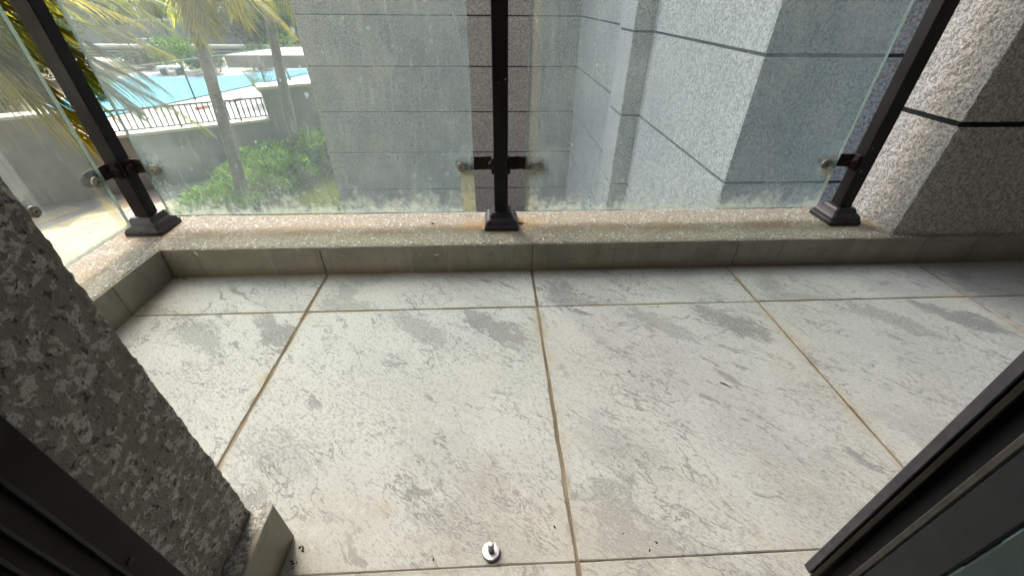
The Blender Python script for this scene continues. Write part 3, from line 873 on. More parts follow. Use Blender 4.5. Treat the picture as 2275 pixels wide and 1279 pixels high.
# ------------------------------------------------------------------ door stopper, debris
dsx, dsy = -.1265, -.584
t = thing('door_stopper', 'small steel disc with upright pin on the floor near the door', 'door stopper', (dsx, dsy, 0))
MB().lathe([(.0005, .0128), (.0025, .0135), (.0055, .0132), (.0062, .0122), (.0064, .008)], (dsx, dsy, 0), (0, 0, 1), 28).build('disc', M['chrome'], t, smooth=False)
MB().lathe([(.006, .0046), (.024, .0046), (.0258, .0036), (.0262, .002)], (dsx, dsy, 0), (.02, .05, 1), 16).build('pin', M['chrome'], t)
def crumb(seed, s):
    r = random.Random(seed); mb = MB()
    for k in range(2):
        for i in range(6):
            a = i * math.pi / 3 + r.uniform(-.3, .3); q = s * r.uniform(.6, 1.1) * (1 - .35 * k)
            mb.v.append((math.cos(a) * q * 1.4, math.sin(a) * q * .75, .0003 + k * s * r.uniform(.4, .8)))
    mb.face(list(range(5, -1, -1))); mb.face(list(range(6, 12)))
    for i in range(6): mb.face([i, (i + 1) % 6, 6 + (i + 1) % 6, 6 + i])
    return mb.mesh('debris_crumb', M['debris'])
cr = [crumb(i, s) for i, s in enumerate((.0017, .0024, .0014, .002))]
sp = [(.332, .148), (.306, .165), (-.368, .113), (-.649, .057), (1.16, .16), (-.027, -.553), (.077, -.567), (.124, -.582), (.11, -.592),
      (-.405, -.57), (-.408, -.585), (-.18, .166), (-.211, -.590), (.436, .155), (.761, .166), (.18, -.238), (-.33, .165), (.42, .1), (.02, .11), (1.02, .13), (-.02, .13), (.55, .16), (.9, .12), (-.74, .1)]
for i, (x, y) in enumerate(sp):
    o = obj('debris_crumb', cr[i % 4], None, (x, y, .0006)); o.rotation_euler = (0, 0, i * 1.7)
    tag(o, 'tiny dark crumb on the narrow tile row along the kerb' if y > 0 else 'tiny dark crumb on the big tiles near the door stopper' if y < -.5 else 'tiny dark crumb in the middle of the right centre floor tile', 'debris', 'dark crumbs on the floor tiles')
rr = random.Random(9)
for i in range(16):   # the heap of grit in the left corner and by the door skirting
    x, y = (XL + .004 + abs(rr.gauss(0, .022)), YP - .003 - abs(rr.gauss(0, .006))) if i < 10 else (-.41 + rr.uniform(-.008, .01), -.575 + rr.uniform(-.02, .02))
    o = obj('debris_crumb', cr[i % 4], None, (x, y, .0006)); o.rotation_euler = (0, 0, i * 2.1)
    tag(o, 'dark grit crumb in the left corner of the kerb' if i < 10 else 'dark grit crumb at the foot of the door wall skirting', 'debris', 'grit in the skirting corners')
tw = MB().tube([(.366, -.278, .002), (.374, -.284, .0026), (.384, -.294, .0018)], [.0008, .0013, .0005], 6).build('twig', M['debris'])
tag(tw, 'short black twig lying on the right centre floor tile', 'twig')
def dryleaf(x, y, z, s, label, seed):
    r = random.Random(seed); mb = MB(); n = 9
    mb.v.append((x, y, z + s * .45))
    for i in range(n):
        a = 2 * math.pi * i / n; q = s * r.uniform(.7, 1.15)
        mb.v.append((x + math.cos(a) * q, y + math.sin(a) * q * .7, z + s * r.uniform(0, .5)))
    for i in range(n): mb.face([0, 1 + i, 1 + (i + 1) % n])
    tag(mb.build('dry_leaf', M['leafdry']), label, 'leaf')
dryleaf(-.299, .306, HZ, .008, 'curled dark brown leaf on the parapet top left of the middle post', 1)
dryleaf(-.028, .300, HZ, .010, 'dark crumpled scrap beside the base of the middle post', 2)
dryleaf(.132, .212, HZ, .004, 'tiny dark seed on the parapet top right of the middle post', 3)
for x, z, wd, ht, an, lb in ((-.947, .078, .006, .016, .3, 'pale paint drip on the kerb face in the left corner'), (-.279, .060, .014, .004, .25, 'small pale paint chip on the kerb face left of the middle post')):
    mb = MB(); c_, s_ = math.cos(an), math.sin(an)
    pts = [(-wd / 2, -ht * .3), (0, -ht / 2), (wd / 2, -ht * .1), (wd / 2, ht / 2), (-wd / 2, ht * .4)]
    f_ = [(x + u * c_ - v * s_, z + u * s_ + v * c_) for u, v in pts]
    mb.v = [(a, YP - .0009, b) for a, b in f_] + [(a, YP + .0005, b) for a, b in f_]
    mb.face([0, 1, 2, 3, 4]); [mb.face([i, i + 5, (i + 1) % 5 + 5, (i + 1) % 5]) for i in range(5)]
    tag(mb.build('paint_chip', M['chip']), lb, 'paint')

# ================================================================== THE BUILDING ACROSS THE COURT
GRV = [.412 + .75 * k for k in range(-5, 4)]
def facade_course(parent, kind, a0, a1, at, mt='facade'):
    """stone courses between the dark joints on a wall plane; kind 'y' = plane y=at facing -y, 'x' = plane x=at facing -x"""
    zs = GRV + [24.0]
    for i, (z0, z1) in enumerate(zip(zs[:-1], zs[1:])):
        z0, z1 = max(z0 + .0105, -3.32), z1 - .0105
        if z1 <= z0: continue
        mb = MB()
        if kind == 'y': mb.bbox(a0, a1, at, at + .02, z0, z1, .002)
        else: mb.bbox(at, at + .02, a0, a1, z0, z1, .002)
        mb.build('wall_course', M[mt], parent)
AY_, AX0, BX = 7.29, -3.30, 1.44
wa = thing('apartment_wing', 'grey speckled stone building wing facing the balcony across the court', 'building', (-1, 8, -3.3))
MB().box(AX0 + .018, BX + .6, AY_ + .018, AY_ + 3.0, -3.4, 24).build('wall_core', M['groove'], wa)
facade_course(wa, 'y', AX0, BX, AY_)
facade_course(wa, 'x', AY_ + .02, AY_ + 3.0, AX0)
wb = thing('apartment_side_wing', 'stone side wall coloured paler for the light from the left with a pilaster at right behind the dusty glass', 'building', (2, 4, -3.3))
core = MB(); core.box(BX + .018, 6.0, 1.71 + .018, AY_, -3.4, 24); core.box(1.251 + .018, BX + .05, 3.63 + .018, 4.14 - .018, -3.4, 24)
core.build('wall_core', M['groove'], wb)
facade_course(wb, 'x', 1.731, 3.63, BX, 'facade_lit')
facade_course(wb, 'x', 4.14, AY_ - .001, BX, 'facade_lit')
facade_course(wb, 'x', 3.651, 4.14, 1.251, 'facade_lit')
facade_course(wb, 'y', 1.251, BX, 3.63, 'facade_lit')
facade_course(wb, 'y', BX, 6.0, 1.71, 'facade_lit')
# own building, unseen: upper storeys and side bay added to block sky light
ob = thing('apartment_block', 'unseen apartment block carrying the balcony, its side bay added to block sky light', 'building', (0, -3, GRV[0]))
MB().box(-1.26, 6, -5, -.01, -3.4, -.31).build('lower_storey', M['facade_dark'], ob)
MB().box(-24, -2.75, -6, -.05, -3.4, 24).build('sky_block_bay', M['facade_dark'], ob)
MB().box(-2.75, 6, -6, -.56, 3.02, 24).build('upper_storeys', M['facade_dark'], ob)
for z in (9.4, 12.6, 15.8): MB().box(-1.5, 2.7, -.559, .45, z - .3, z).build('balcony_slab', M['render'], ob)

# ================================================================== GARDEN AND COURT OUTSIDE
GZ0, DZ = -3.3, -1.95
dv = Vector((.8761, .4821)); nv_ = Vector((-.4821, .8761)); W0 = Vector((-9.324, 8.872))
def wl(s, off=0.0): q = W0 + dv * s + nv_ * off; return (q.x, q.y)
gnd = MB().box(-160, 160, -60, 200, -3.6, GZ0 - .004).build('ground', M['soil']); tag(gnd, kind='structure')
pv = MB(); pv.prism([(-16, 0), (-4.8, 0), (-4.8, 6.5), (-5.9, 6.6), (-6.75, 8.0), (-7.0, 10.2), (-16, 5.3)], GZ0 - .2, GZ0)
pvo = pv.build('pavement', M['pave_b']); tag(pvo, kind='structure')
# cream bands of paving
bd = Vector((.300, .954)); bn = Vector((.954, -.300))
def band_poly(o0, w0, s0, s1):
    a = Vector((-8.758, 6.694)) + bn * o0
    return [tuple(a + bd * s0), tuple(a + bn * w0 + bd * s0), tuple(a + bn * w0 + bd * s1), tuple(a + bd * s1)]
for k, (o0, w0, s1) in enumerate([(-1.62, .55, 1.2), (-.72, .72, 1.9), (.43, .55, 2.3), (1.4, .40, 2.6), (2.1, .3, 2.0)]):
    for q in range(8):
        s0 = -4.4 + q * .8
        if s0 + .8 > s1 + .8: continue
        MB().prism(band_poly(o0, w0, s0 + .004, min(s0 + .796, s1))[::1], GZ0 - .1, GZ0 + .005).build('paving_slab', M['pave_a'], pvo)
# retaining wall, coping, pier, taller left section
rwl = thing('retaining_wall', 'grey rendered garden wall with pale coping below the railing', 'wall', (*wl(2), GZ0))
def wseg(name, s0, s1, t0, t1, z0, z1, m, par_):
    mb = MB().prism([wl(s0, t0), wl(s1, t0), wl(s1, t1), wl(s0, t1)], z0, z1); return mb.build(name, M[m], par_)
wseg('wall_face', -.02, 5.3, 0, .25, GZ0 - .1, -2.045, 'conc', rwl)
wseg('coping', -.02, 3.83, -.04, .32, -2.045, -1.985, 'coping', rwl)
wlt = thing('garden_wall', 'taller plain grey wall section at the left behind the palm fronds', 'wall', (*wl(-2), GZ0))
wseg('wall_face', -8, -.03, -.06, .25, GZ0 - .1, -1.46, 'conc', wlt)
wseg('coping', -8, -.02, -.10, .32, -1.46, -1.40, 'coping', wlt)
for s_ in (-1.35, -3.2, -5.0): wseg('joint', s_, s_ + .012, -.0625, -.05, GZ0, -1.46, 'groove', wlt)
prr = thing('wall_pier', 'grey wall block with pale cap at the end of the garden railing', 'wall', (*wl(4.4), -2))
wseg('block', 3.86, 7.5, -.05, .45, -2.04, -1.28, 'conc', prr)
wseg('cap', 3.80, 7.5, -.12, .52, -1.28, -1.215, 'coping', prr)
# railing
rl = thing('garden_railing', 'low black metal railing of upright bars on the garden wall coping', 'railing', (*wl(2, .1), -1.985))
def wbar(name, s, off, z0, z1, hw, par_):
    a = wl(s, off); mb = MB(); mb.box(a[0] - hw, a[0] + hw, a[1] - hw, a[1] + hw, z0, z1); return mb.build(name, M['steel'], par_)
def wrail(name, s0, s1, off, z, hw, par_, m='steel'):
    mb = MB().prism([wl(s0, off - hw), wl(s1, off - hw), wl(s1, off + hw), wl(s0, off + hw)], z - hw, z + hw); return mb.build(name, M[m], par_)
wrail('top_rail', 0.0, 3.84, .1, -1.49, .018, rl); wrail('bottom_rail', 0.0, 3.84, .1, -1.925, .013, rl)
s_ = .06; i = 0
while s_ < 3.84:
    if i % 11 == 5:
        wbar('post', s_, .1, -1.985, -1.472, .017, rl)
    else:
        wbar('bar', s_, .1, -1.925, -1.49, .012, rl)
    s_ += .117; i += 1
# deck and court
dk = MB().prism([wl(-9, .2), wl(12, .2), (6, 40), (-40, 40), (-40, -8)], -2.3, DZ - .03).build('deck', M['deck']); tag(dk, kind='structure')
ct = MB().prism([(-10.75, 10.2), (-10.1, 11.0), (-7.45, 18.4), (-8.0, 19.7), (-11.2, 17.0), (-14.05, 17.75), (-14.4, 16.0), (-12.3, 11.2)], DZ - .1, DZ - .022).build('court', M['blue']); tag(ct, kind='structure')
bo_ = MB().prism([(-7.45, 18.4), (-7.2, 19.4), (-8.0, 20.6), (-11.3, 17.55), (-14.05, 18.3), (-14.7, 18.4), (-14.7, 17.9), (-14.05, 17.8), (-11.2, 17.05), (-8.0, 19.75)], DZ - .1, DZ - .018).build('court_border', M['border']); tag(bo_, kind='structure')
for a, b, hw in (((-8.75, 15.2), (-14.2, 15.6), .02), ((-7.9, 18.4), (-8.6, 16.6), .02)):
    a, b = Vector(a), Vector(b); n_ = (b - a).normalized(); n_ = Vector((-n_.y, n_.x)) * hw
    MB().prism([tuple(a - n_), tuple(b - n_), tuple(b + n_), tuple(a + n_)][::-1], DZ - .0215, DZ - .016).build('court_line', M['border'], ct)
# chain link fence along the court
F0, Fd = Vector((-10.2, 9.95)), Vector((.3107, .9505))
fn = thing('chain_link_fence', 'chain link fence with dark green posts along the blue court', 'fence', (-9.4, 12.3, DZ))
def fp(s, z): q = F0 + Fd * s; return (q.x, q.y, z)
LEN = 9.2
for s_ in (0.3, 3.31, 6.2, 9.1): MB().tube([fp(s_, DZ - .03), fp(s_, DZ + 1.04)], .024, 8).build('post', M['green_metal'], fn)
MB().tube([fp(0, DZ + 1.03), fp(LEN, DZ + 1.03)], .02, 6).build('top_rail', M['green_metal'], fn)
MB().tube([fp(0, DZ + .03), fp(LEN, DZ + .03)], .018, 6).build('bottom_rail', M['green_metal'], fn)
mb = MB(); hgt = 1.0; s_ = -1.0
while s_ < LEN:
    for d_ in (1, -1):
        a, b = (s_, s_ + hgt); za, zb = (.03, 1.03) if d_ == 1 else (1.03, .03)
        lo, hi = max(a, 0), min(b, LEN)
        if hi > lo:
            f_ = lambda q: za + (zb - za) * (q - s_) / hgt
            mb.tube([fp(lo, DZ + f_(lo)), fp(hi, DZ + f_(hi))], .0022, 3, cap=False)
    s_ += .085
tag(mb.build('wire_mesh', M['green_metal'], fn), kind='stuff')
for i, (x, y, h) in enumerate([(-13.76, 18.82, 1.2), (-16.69, 24.6, 1.7)]):
    o = MB().tube([(x, y, DZ - .03), (x, y, DZ + h)], .03, 8).build('fence_pole', M['green_metal'])
    tag(o, ['slim dark pole standing beyond the far edge of the blue court', 'slim dark pole farther back near the low striped wall'][i], 'pole')
# red kerb, covered bench, white frame
k_ = thing('painted_kerb', 'low red and white painted kerb on the deck behind the railing', 'kerb', (-8.1, 12.4, DZ - .03))
for i in range(5):
    a = Vector((-8.42, 11.75)) + Vector((.37, .93)) * (.3 * i); b = a + Vector((.37, .93)) * .296; n_ = Vector((.93, -.37)) * .12
    MB().prism([tuple(a), tuple(a + n_), tuple(b + n_), tuple(b)], DZ - .03, DZ + .05).build('kerb_block', M['red' if i % 2 == 0 else 'white'], k_)
cb = thing('covered_bench', 'white topped bench at the far edge of the blue court', 'bench', (-12.8, 17.9, DZ - .03))
MB().bbox(-13.2, -12.4, 17.75, 18.15, DZ + .22, DZ + .30, .02).build('seat', M['white'], cb)
MB().box(-13.15, -13.05, 17.8, 18.1, DZ - .03, DZ + .22).build('leg', M['groove'], cb)
MB().box(-12.55, -12.45, 17.8, 18.1, DZ - .03, DZ + .22).build('leg', M['groove'], cb)
wf = thing('white_frame', 'white tubular frame standing beyond the blue court', 'frame', (-15.9, 21.7, DZ - .03))
for x in (-16.3, -15.6): MB().tube([(x, 21.7, DZ - .03), (x, 21.7, DZ + .95)], .035, 8).build('upright', M['white'], wf)
for z in (.25, .6, .93): MB().tube([(-16.3, 21.7, DZ + z), (-15.6, 21.7, DZ + z)], .025, 6).build('crossbar', M['white'], wf)
# canopy slab beside the wing
cs = thing('canopy_slab', 'grey stone canopy slab with top coloured cream for sunlight left of the building wing', 'canopy', (-5.5, 13, -1.2))
mb = MB().prism([(-7.536, 12.5), (-3.9, 12.5), (-3.9, 15.2), (-5.2, 15.2), (-6.75, 14.6)], -1.03, -.72)
mb.build('slab', M['conc'], cs)
mb = MB().prism([(-7.50, 12.53), (-3.95, 12.53), (-3.95, 15.17), (-5.2, 15.17), (-6.73, 14.57)], -.7195, -.71); mb.build('sunlit_top_sheet', M['coping'], cs)  # thin pale sheet, puts the sunlight on the slab top into the colour
MB().box(-4.3, -4.0, 13.2, 13.6, -3.3, -1.03).build('column', M['conc'], cs)
# far walls
fw = thing('low_wall', 'low grey wall with beige coping beyond the blue court', 'wall', (-18, 24.2, DZ))
MB().box(-32, -11, 24.0, 24.3, DZ - .3, -1.56).build('wall_face', M['far_wall'], fw)
MB().box(-32, -11, 23.9, 24.4, -1.56, -1.46).build('coping', M['coping'], fw)
for z in (-2.0, -1.85, -1.7): MB().box(-32, -11, 23.985, 23.9995, z, z + .06).build('groove', M['groove'], fw)
fw2 = thing('boundary_wall', 'taller grey boundary wall with white cap in front of the far trees', 'wall', (-20, 28, DZ))
MB().box(-40, -9, 28, 28.3, DZ - .3, -.62).build('wall_face', M['far_wall'], fw2)
MB().box(-40, -9, 27.9, 28.4, -.62, -.5).build('cap', M['coping'], fw2)

# ------------------------------------------------------------------ foliage
def leaves(centres, n, size, seed, mat, name, parent, flat=.4):
    """n small folded leaf quads through ellipsoids centres = (x, y, z, rx, ry, rz)"""
    rs = np.random.RandomState(seed); cs_ = np.array(centres, float)
    wts = cs_[:, 3] * cs_[:, 4] * cs_[:, 5]; wts = wts ** .67; wts /= wts.sum()
    k = rs.choice(len(cs_), n, p=wts)
    d = rs.normal(size=(n, 3)); d /= np.linalg.norm(d, axis=1)[:, None]
    rad = rs.rand(n) ** .35
    p = cs_[k, :3] + d * cs_[k, 3:] * rad[:, None] + rs.normal(size=(n, 3)) * size * .6
    t = d * .7 + rs.normal(size=(n, 3)) * .7; t[:, 2] += .2; t /= np.linalg.norm(t, axis=1)[:, None]
    b = np.cross(t, rs.normal(size=(n, 3))); b /= np.linalg.norm(b, axis=1)[:, None]
    nn = np.cross(t, b)
    L = size * (.6 + .8 * rs.rand(n))[:, None]; Wd = L * flat
    v = np.stack([p, p + t * L * .45 + b * Wd * .5 + nn * L * .08, p + t * L, p + t * L * .45 - b * Wd * .5 + nn * L * .08], 1).reshape(-1, 3)
    F = np.arange(4 * n).reshape(n, 4)
    me = bpy.data.meshes.new(name)
    me.vertices.add(len(v)); me.vertices.foreach_set('co', v.ravel())
    me.loops.add(F.size); me.loops.foreach_set('vertex_index', F.ravel())
    me.polygons.add(n); me.polygons.foreach_set('loop_start', np.arange(n) * 4); me.polygons.foreach_set('loop_total', np.full(n, 4))
    me.materials.append(mat); me.update(calc_edges=True)
    return obj(name, me, parent)
def bush(name, label, x, y, z0, rx, ry, h, n, size, seed, mat='hedge', group=None, cat='shrub'):
    t = thing(name, label, cat, (x, y, z0), group); r = random.Random(seed)
    cs_ = [(x, y, z0 + h * .5, rx * .85, ry * .85, h * .5)]
    for i in range(9):
        a = r.uniform(0, 6.28); q = r.uniform(.3, .9)
        cs_.append((x + math.cos(a) * rx * q, y + math.sin(a) * ry * q, z0 + h * r.uniform(.45, .85), rx * r.uniform(.25, .4), ry * r.uniform(.25, .4), h * r.uniform(.15, .28)))
    leaves(cs_, n, size, seed, M[mat], 'foliage', t)
    for i in range(4):
        a = i * 1.6 + .3
        MB().tube([(x + .05 * math.cos(a), y + .05 * math.sin(a), z0 - .02), (x + rx * .25 * math.cos(a), y + ry * .25 * math.sin(a), z0 + h * .5), (x + rx * .5 * math.cos(a), y + ry * .5 * math.sin(a), z0 + h * .75)], [.02, .013, .006], 5).build('stem', M['bark'], t)
    return t
hg = 'clipped shrubs below the garden wall'
bush('garden_shrub', 'leafy green shrub at the left front of the bed beside the cream paving', -6.15, 7.55, GZ0, .62, .72, .62, 6500, .10, 1, group=hg)
bush('garden_shrub', 'bright green shrub around the foot of the leaning palm trunk', -5.75, 8.6, GZ0, .85, .75, .68, 8000, .10, 2, group=hg)
bush('garden_shrub', 'tall bushy shrub against the grey garden wall', -5.65, 9.75, GZ0, .75, .6, .85, 8000, .10, 3, group=hg)
bush('garden_shrub', 'highest dense shrub beside the building wing corner', -4.75, 10.3, GZ0, .8, .7, 1.05, 9000, .10, 4, group=hg)
bush('garden_shrub', 'dark shaded shrub in front of the thinner palm trunk', -5.15, 9.25, GZ0, .5, .5, .72, 5500, .10, 5, group=hg)
bush('garden_shrub', 'low shrub at the near edge of the bed above the parapet', -5.45, 7.25, GZ0, .55, .5, .5, 5500, .10, 6, group=hg)
# grass
rs = np.random.RandomState(4); n = 26000
gx, gy = rs.uniform(-5.6, -3.25, n), rs.uniform(5.5, 10.5, n)
ah = rs.uniform(0, 6.28, n); hh = rs.uniform(.08, .24, n); ln = rs.uniform(.02, .1, n)
b0 = np.stack([gx + np.cos(ah) * .008, gy + np.sin(ah) * .008, np.full(n, GZ0 - .02)], -1); b1 = np.stack([gx - np.cos(ah) * .008, gy - np.sin(ah) * .008, np.full(n, GZ0 - .02)], -1)
tp = np.stack([gx + np.sin(ah) * ln, gy - np.cos(ah) * ln, GZ0 + hh], -1)
v = np.stack([b0, b1, tp], 1).reshape(-1, 3); F = np.arange(3 * n)
me = bpy.data.meshes.new('grass'); me.vertices.add(3 * n); me.vertices.foreach_set('co', v.ravel()); me.loops.add(3 * n); me.loops.foreach_set('vertex_index', F)
me.polygons.add(n); me.polygons.foreach_set('loop_start', np.arange(n) * 3); me.polygons.foreach_set('loop_total', np.full(n, 3)); me.materials.append(M['grass']); me.update(calc_edges=True)
tag(obj('grass', me), 'yellowish green rough grass at the foot of the building wing', 'grass', kind='stuff')

# palms
def frond(parent, base, ctrl, tip, nl, ll, seed, mat, droop=.55, rr=.016):
    r = random.Random(seed); B, K, E_ = Vector(base), Vector(ctrl), Vector(tip); mb = MB()
    P = lambda t: B * (1 - t) ** 2 + K * 2 * t * (1 - t) + E_ * t * t
    D = lambda t: ((K - B) * 2 * (1 - t) + (E_ - K) * 2 * t).normalized()
    pts = [P(i / 14) for i in range(15)]
    mb.tube(pts, [rr * (1 - .85 * i / 14) for i in range(15)], 5, 1)
    for i in range(nl):
        t = .12 + .88 * (i + r.random() * .6) / nl
        p, d = P(min(t, 1)), D(min(t, 1)); side = d.cross(Vector((0, 0, 1)))
        if side.length < .05: side = Vector((1, 0, 0))
        side.normalize(); upv = side.cross(d)
        L = ll * (math.sin(math.pi * min(1, .18 + t * .82)) * .8 + .25) * r.uniform(.85, 1.1)
        for sg in (1, -1):
            a = r.uniform(.75, 1.0) * (1 - .45 * t)
            dr = (side * sg * math.sin(a) + d * math.cos(a) + upv * .18).normalized(); wv = (dr.cross(upv)).normalized() * (ll * .022)
            b = len(mb.v); q = p.copy()
            for k in range(4):
                f = k / 3; w_ = (1 - f ** 1.6) * (1 if k else .6)
                c = p + dr * (L * f) + Vector((0, 0, -1)) * (L * droop * f * f * r.uniform(.8, 1.15))
                mb.v += [tuple(c + wv * w_), tuple(c - wv * w_)]
            for k in range(3): mb.face([b + 2 * k, b + 2 * k + 1, b + 2 * k + 3, b + 2 * k + 2], 0)
    return mb.build('frond', [M[mat], M['rachis']], parent)
def palm(label, pts, rad, crown, fronds, ll, seed, nl=46):
    x, y, z = pts[0]; t = thing('palm_tree', label, 'palm', (x, y, GZ0), 'palm trees in the garden')
    n = 26; pp = [Vector(p) for p in pts]; path = []; rads = []
    r = random.Random(seed)
    for i in range(n + 1):
        f = i / n * (len(pp) - 1); k = min(int(f), len(pp) - 2); u = f - k
        path.append(pp[k].lerp(pp[k + 1], u)); rads.append((rad[0] + (rad[1] - rad[0]) * min(1, i / n * 1.6)) * (1.0 + .05 * (i % 2)) * (1.25 if i == 0 else 1))
    MB().tube(path, rads, 12).build('trunk', M['palmtrunk'], t, smooth=True)
    for i in range(16):   # old leaf bases
        a = i * 2.4; h = -.06 - .035 * i; c = Vector(crown) + Vector((math.cos(a) * rad[1] * .95, math.sin(a) * rad[1] * .95, h))
        o = Vector((math.cos(a), math.sin(a), 0))
        MB().tube([c, c + o * .05 + Vector((0, 0, .10)), c + o * .12 + Vector((0, 0, .2))], [.05, .035, .012], 5).build('leaf_base', M['bark'], t)
    for i, (cc, tt, m) in enumerate(fronds):
        frond(t, crown, cc, tt, nl, ll, seed * 50 + i, m)
    return t
def ring(crown, n, L, up, seed, mats, skip=None):
    r = random.Random(seed); out = []
    for i in range(n):
        a = i * 2.399 + r.uniform(-.2, .2); e = r.uniform(-.1, .85); l = L * r.uniform(.8, 1.1)
        c = Vector(crown); h = Vector((math.cos(a), math.sin(a), 0))
        if skip and skip(a): continue
        k = c + h * l * .5 + Vector((0, 0, up * (.4 + e))); tp_ = c + h * l * .95 + Vector((0, 0, up * (e - .75)))
        out.append((tuple(k), tuple(tp_), mats[i % len(mats)]))
    return out
cl = (-6.25, 4.28, .87)
fr = [((-5.0, 5.35, 1.05), (-4.4, 5.79, .32), 'palm'), ((-5.2, 5.05, .65), (-4.55, 5.45, -.42), 'palm'), ((-5.1, 4.9, .2), (-4.22, 5.43, -.9), 'palm'),
      ((-5.5, 4.35, .25), (-5.05, 4.5, -.85), 'palm_y'), ((-5.7, 5.3, .75), (-5.13, 5.76, -.2), 'palm_y'), ((-5.6, 4.9, .45), (-5.2, 5.2, -.7), 'palm_y'),
      ((-5.8, 5.6, 1.15), (-5.28, 6.0, .1), 'palm'), ((-5.3, 4.7, 1.2), (-4.3, 5.0, .9), 'palm'), ((-5.4, 4.9, .5), (-4.75, 5.1, -.65), 'palm')]
fr += [((-5.5, 5.4, .95), (-4.75, 5.9, .05), 'palm'), ((-5.3, 5.0, .3), (-4.7, 5.3, -.3), 'palm_y'), ((-5.2, 5.3, 1.1), (-4.1, 5.5, .55), 'palm'),
       ((-5.6, 4.6, .4), (-5.3, 4.75, -.6), 'palm'), ((-5.7, 5.6, .9), (-5.0, 6.1, .35), 'palm_y'), ((-5.4, 4.4, .75), (-4.9, 4.6, .1), 'palm'), ((-5.35, 5.2, .6), (-4.5, 5.75, .0), 'palm_y')]
fr += ring(cl, 12, 2.2, .9, 3, ['palm'], lambda a: -.9 < ((a + math.pi) % (2 * math.pi) - math.pi) < 1.6)
palm('nearest palm whose sunlit fronds sweep in from the left edge', [(-6.4, 4.15, GZ0 - .05), (-6.38, 4.2, -1.5), cl], (.17, .12), cl, fr, .72, 5, 64)
c1 = (-5.33, 8.03, .95)
fr = [((-4.6, 8.4, 1.15), (-3.75, 8.27, .0), 'palm_y'), ((-4.9, 8.3, 1.3), (-4.3, 8.5, .3), 'palm'), ((-5.0, 7.6, 1.05), (-4.75, 7.44, .1), 'palm_y'),
      ((-5.05, 7.7, .9), (-4.95, 7.35, .0), 'palm_y'), ((-5.9, 7.7, 1.3), (-6.3, 7.6, .5), 'palm'), ((-5.5, 7.5, 1.2), (-5.5, 7.1, .4), 'palm'),
      ((-4.7, 7.8, 1.2), (-4.2, 7.6, .2), 'palm_y'), ((-6.0, 8.2, 1.4), (-6.6, 8.5, .6), 'palm'), ((-5.2, 8.6, 1.4), (-5.0, 9.2, .5), 'palm')]
fr += ring(c1, 9, 1.7, .9, 6, ['palm'])
palm('leaning palm rising from the shrubs in the middle of the left panel', [(-5.62, 7.86, GZ0 - .05), (-5.57, 7.89, -2.67), (-5.48, 7.94, -1.66), (-5.43, 7.98, -.83), (-5.37, 8.01, -.16), c1], (.132, .10), c1, fr, .55, 6, 44)
c2 = (-5.0, 10.45, 1.15)
palm('thinner palm trunk standing in front of the grey wall block', [(-5.3, 10.31, GZ0 - .05), (-5.27, 10.34, -2.3), (-5.21, 10.36, -1.44), (-5.16, 10.39, -.75), (-5.08, 10.42, .2), c2], (.14, .105), c2,
     [((-4.6, 10.0, 1.5), (-4.2, 9.6, .2), 'palm'), ((-5.4, 10.0, 1.4), (-5.5, 9.7, .25), 'palm_y'), ((-4.5, 10.6, 1.5), (-3.9, 10.5, .3), 'palm_y'), ((-5.8, 10.4, 1.5), (-6.3, 10.3, .35), 'palm')] + ring(c2, 9, 1.8, .9, 8, ['palm']), .5, 7, 40)

# small deck plants
sp_ = thing('spiky_shrub', 'spiky yellow green shrub on the deck left of the wall block', 'shrub', (-7.28, 13.44, DZ - .03))
r = random.Random(2)
for i in range(22):
    a = r.uniform(0, 6.28); e = r.uniform(.3, 1.0); L = r.uniform(.6, 1.05); b = Vector((-7.28, 13.44, DZ)); h = Vector((math.cos(a) * e * .7, math.sin(a) * e * .7, 1)).normalized()
    frond(sp_, b, b + h * L * .6, b + h * L + Vector((math.cos(a), math.sin(a), -.5)) * .12, 11, .26, 300 + i, 'shrub' if i % 3 else 'palm', .4, .008)
def tree(label, x, y, z0, h, rx, n, size, seed, mat, group, bare=.35):
    t = thing('garden_tree', label, 'tree', (x, y, z0), group); r = random.Random(seed); cs_ = []
    top = Vector((x + r.uniform(-.2, .2), y, z0 + h * .6))
    MB().tube([(x, y, z0 - .05), (x + r.uniform(-.1, .1), y, z0 + h * .3), top], [h * .025, h * .02, h * .012], 7).build('trunk', M['bark'], t)
    for i in range(10):
        a = i * 2.4; q = r.uniform(.35, .95) * rx; e = Vector((x + math.cos(a) * q, y + math.sin(a) * q, z0 + h * r.uniform(bare, .95)))
        MB().tube([Vector((x, y, z0 + h * .3)).lerp(top, r.random()), e], [h * .01, h * .003], 5).build('limb', M['bark'], t)
        cs_.append((*e, rx * r.uniform(.3, .5), rx * r.uniform(.3, .5), h * r.uniform(.1, .18)))
    leaves(cs_, n, size, seed, M[mat], 'crown', t)
    return t
tree('small bare branched tree with few yellow leaves behind the wall block', -7.35, 15.9, DZ - .03, 1.6, .55, 260, .09, 31, 'hedge', None, .55)
bush('court_shrub', 'round bright shrub beyond the far edge of the court', -13.0, 18.9, DZ - .03, .9, .7, 1.25, 4500, .09, 41, 'hedge', 'shrubs behind the court')
bush('court_shrub', 'dark low shrub beside the round bright one', -11.6, 18.3, DZ - .03, .9, .6, .8, 4500, .09, 42, 'shrub', 'shrubs behind the court')
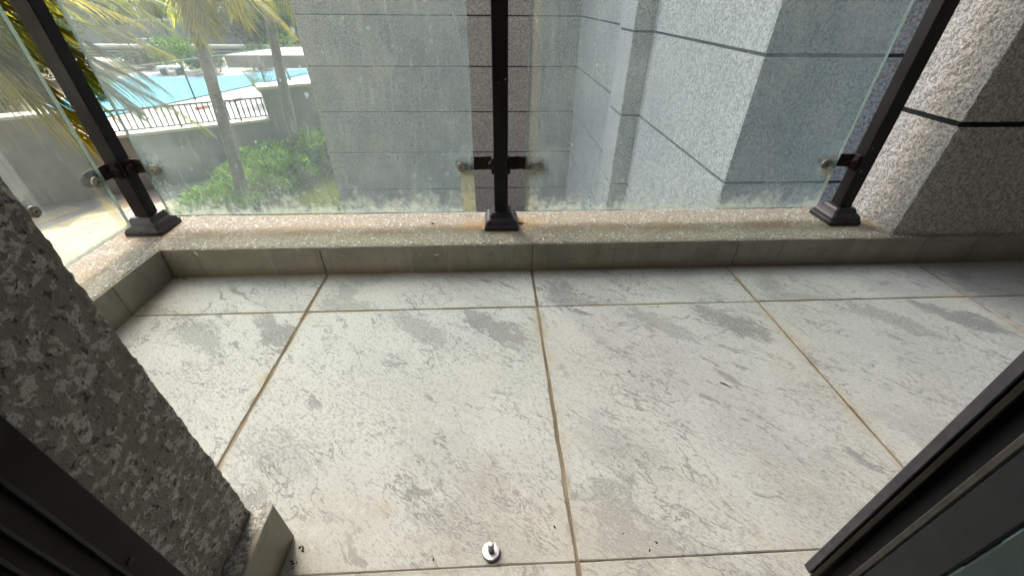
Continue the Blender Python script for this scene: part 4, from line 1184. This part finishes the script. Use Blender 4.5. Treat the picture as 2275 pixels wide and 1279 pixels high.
bush('court_shrub', 'dry yellowish shrub at the left end of the court shrubs', -14.6, 19.5, DZ - .03, .9, .6, .7, 4000, .09, 43, 'treeleaf2', 'shrubs behind the court')
bush('court_shrub', 'shrub farther right behind the court and the leaning palm', -10.0, 19.6, DZ - .03, .8, .6, .9, 4000, .09, 44, 'shrub', 'shrubs behind the court')
bush('court_shrub', 'yellow leafed shrub on the court edge seen through the nearest fronds', -12.0, 13.2, DZ - .03, .45, .4, .6, 1500, .08, 45, 'hedge', 'shrubs behind the court')
lw = MB().prism([(-12.5, 11.2), (-14.6, 16.2), (-14.9, 22), (-38, 22), (-38, -2), (-14, 7.2)], DZ - .1, DZ - .02).build('lawn', M['soil']); tag(lw, kind='structure')
for q, (x, y, rx, ry, h, lb) in enumerate([(-13.6, 11.6, 1.1, .9, 1.5, 'leafy grey green bush behind the taller wall at the far left'), (-14.9, 13.9, 1.2, 1.0, 1.9, 'tall bush beside the left end of the blue court'), (-15.9, 16.6, 1.3, 1.0, 2.2, 'bush at the far left corner of the blue court'), (-13.4, 9.4, 1.0, .8, 1.3, 'low bush right behind the taller wall')]):
    bush('left_shrub', lb, x, y, DZ - .03, rx, ry, h, 4200, .13, 80 + q, 'treeleaf' if q % 2 else 'shrub', 'bushes left of the court')
tg = 'trees beyond the boundary wall'
rt = random.Random(12)
names = ['far left grey green tree beyond the boundary wall', 'second far tree from the left beyond the boundary wall', 'third far tree from the left beyond the boundary wall', 'far tree behind the nearest palm fronds beyond the boundary wall',
         'far tree left of the leaning palm crown beyond the boundary wall', 'far tree right behind the leaning palm crown', 'far tree right of the leaning palm crown', 'dark far tree above the canopy slab', 'far tree next to the building wing edge', 'far tree half hidden by the building wing']
for i in range(10):
    x = -29 + i * 2.55
    tree(names[i], x, 30 + rt.uniform(-1.2, 1.5) - (i > 5) * (i - 5) * 1.6, DZ - .05, rt.uniform(4.2, 5.4), 2.0, 5200, .22, 60 + i, 'treeleaf' if i % 3 else 'treeleaf2', tg, .12)
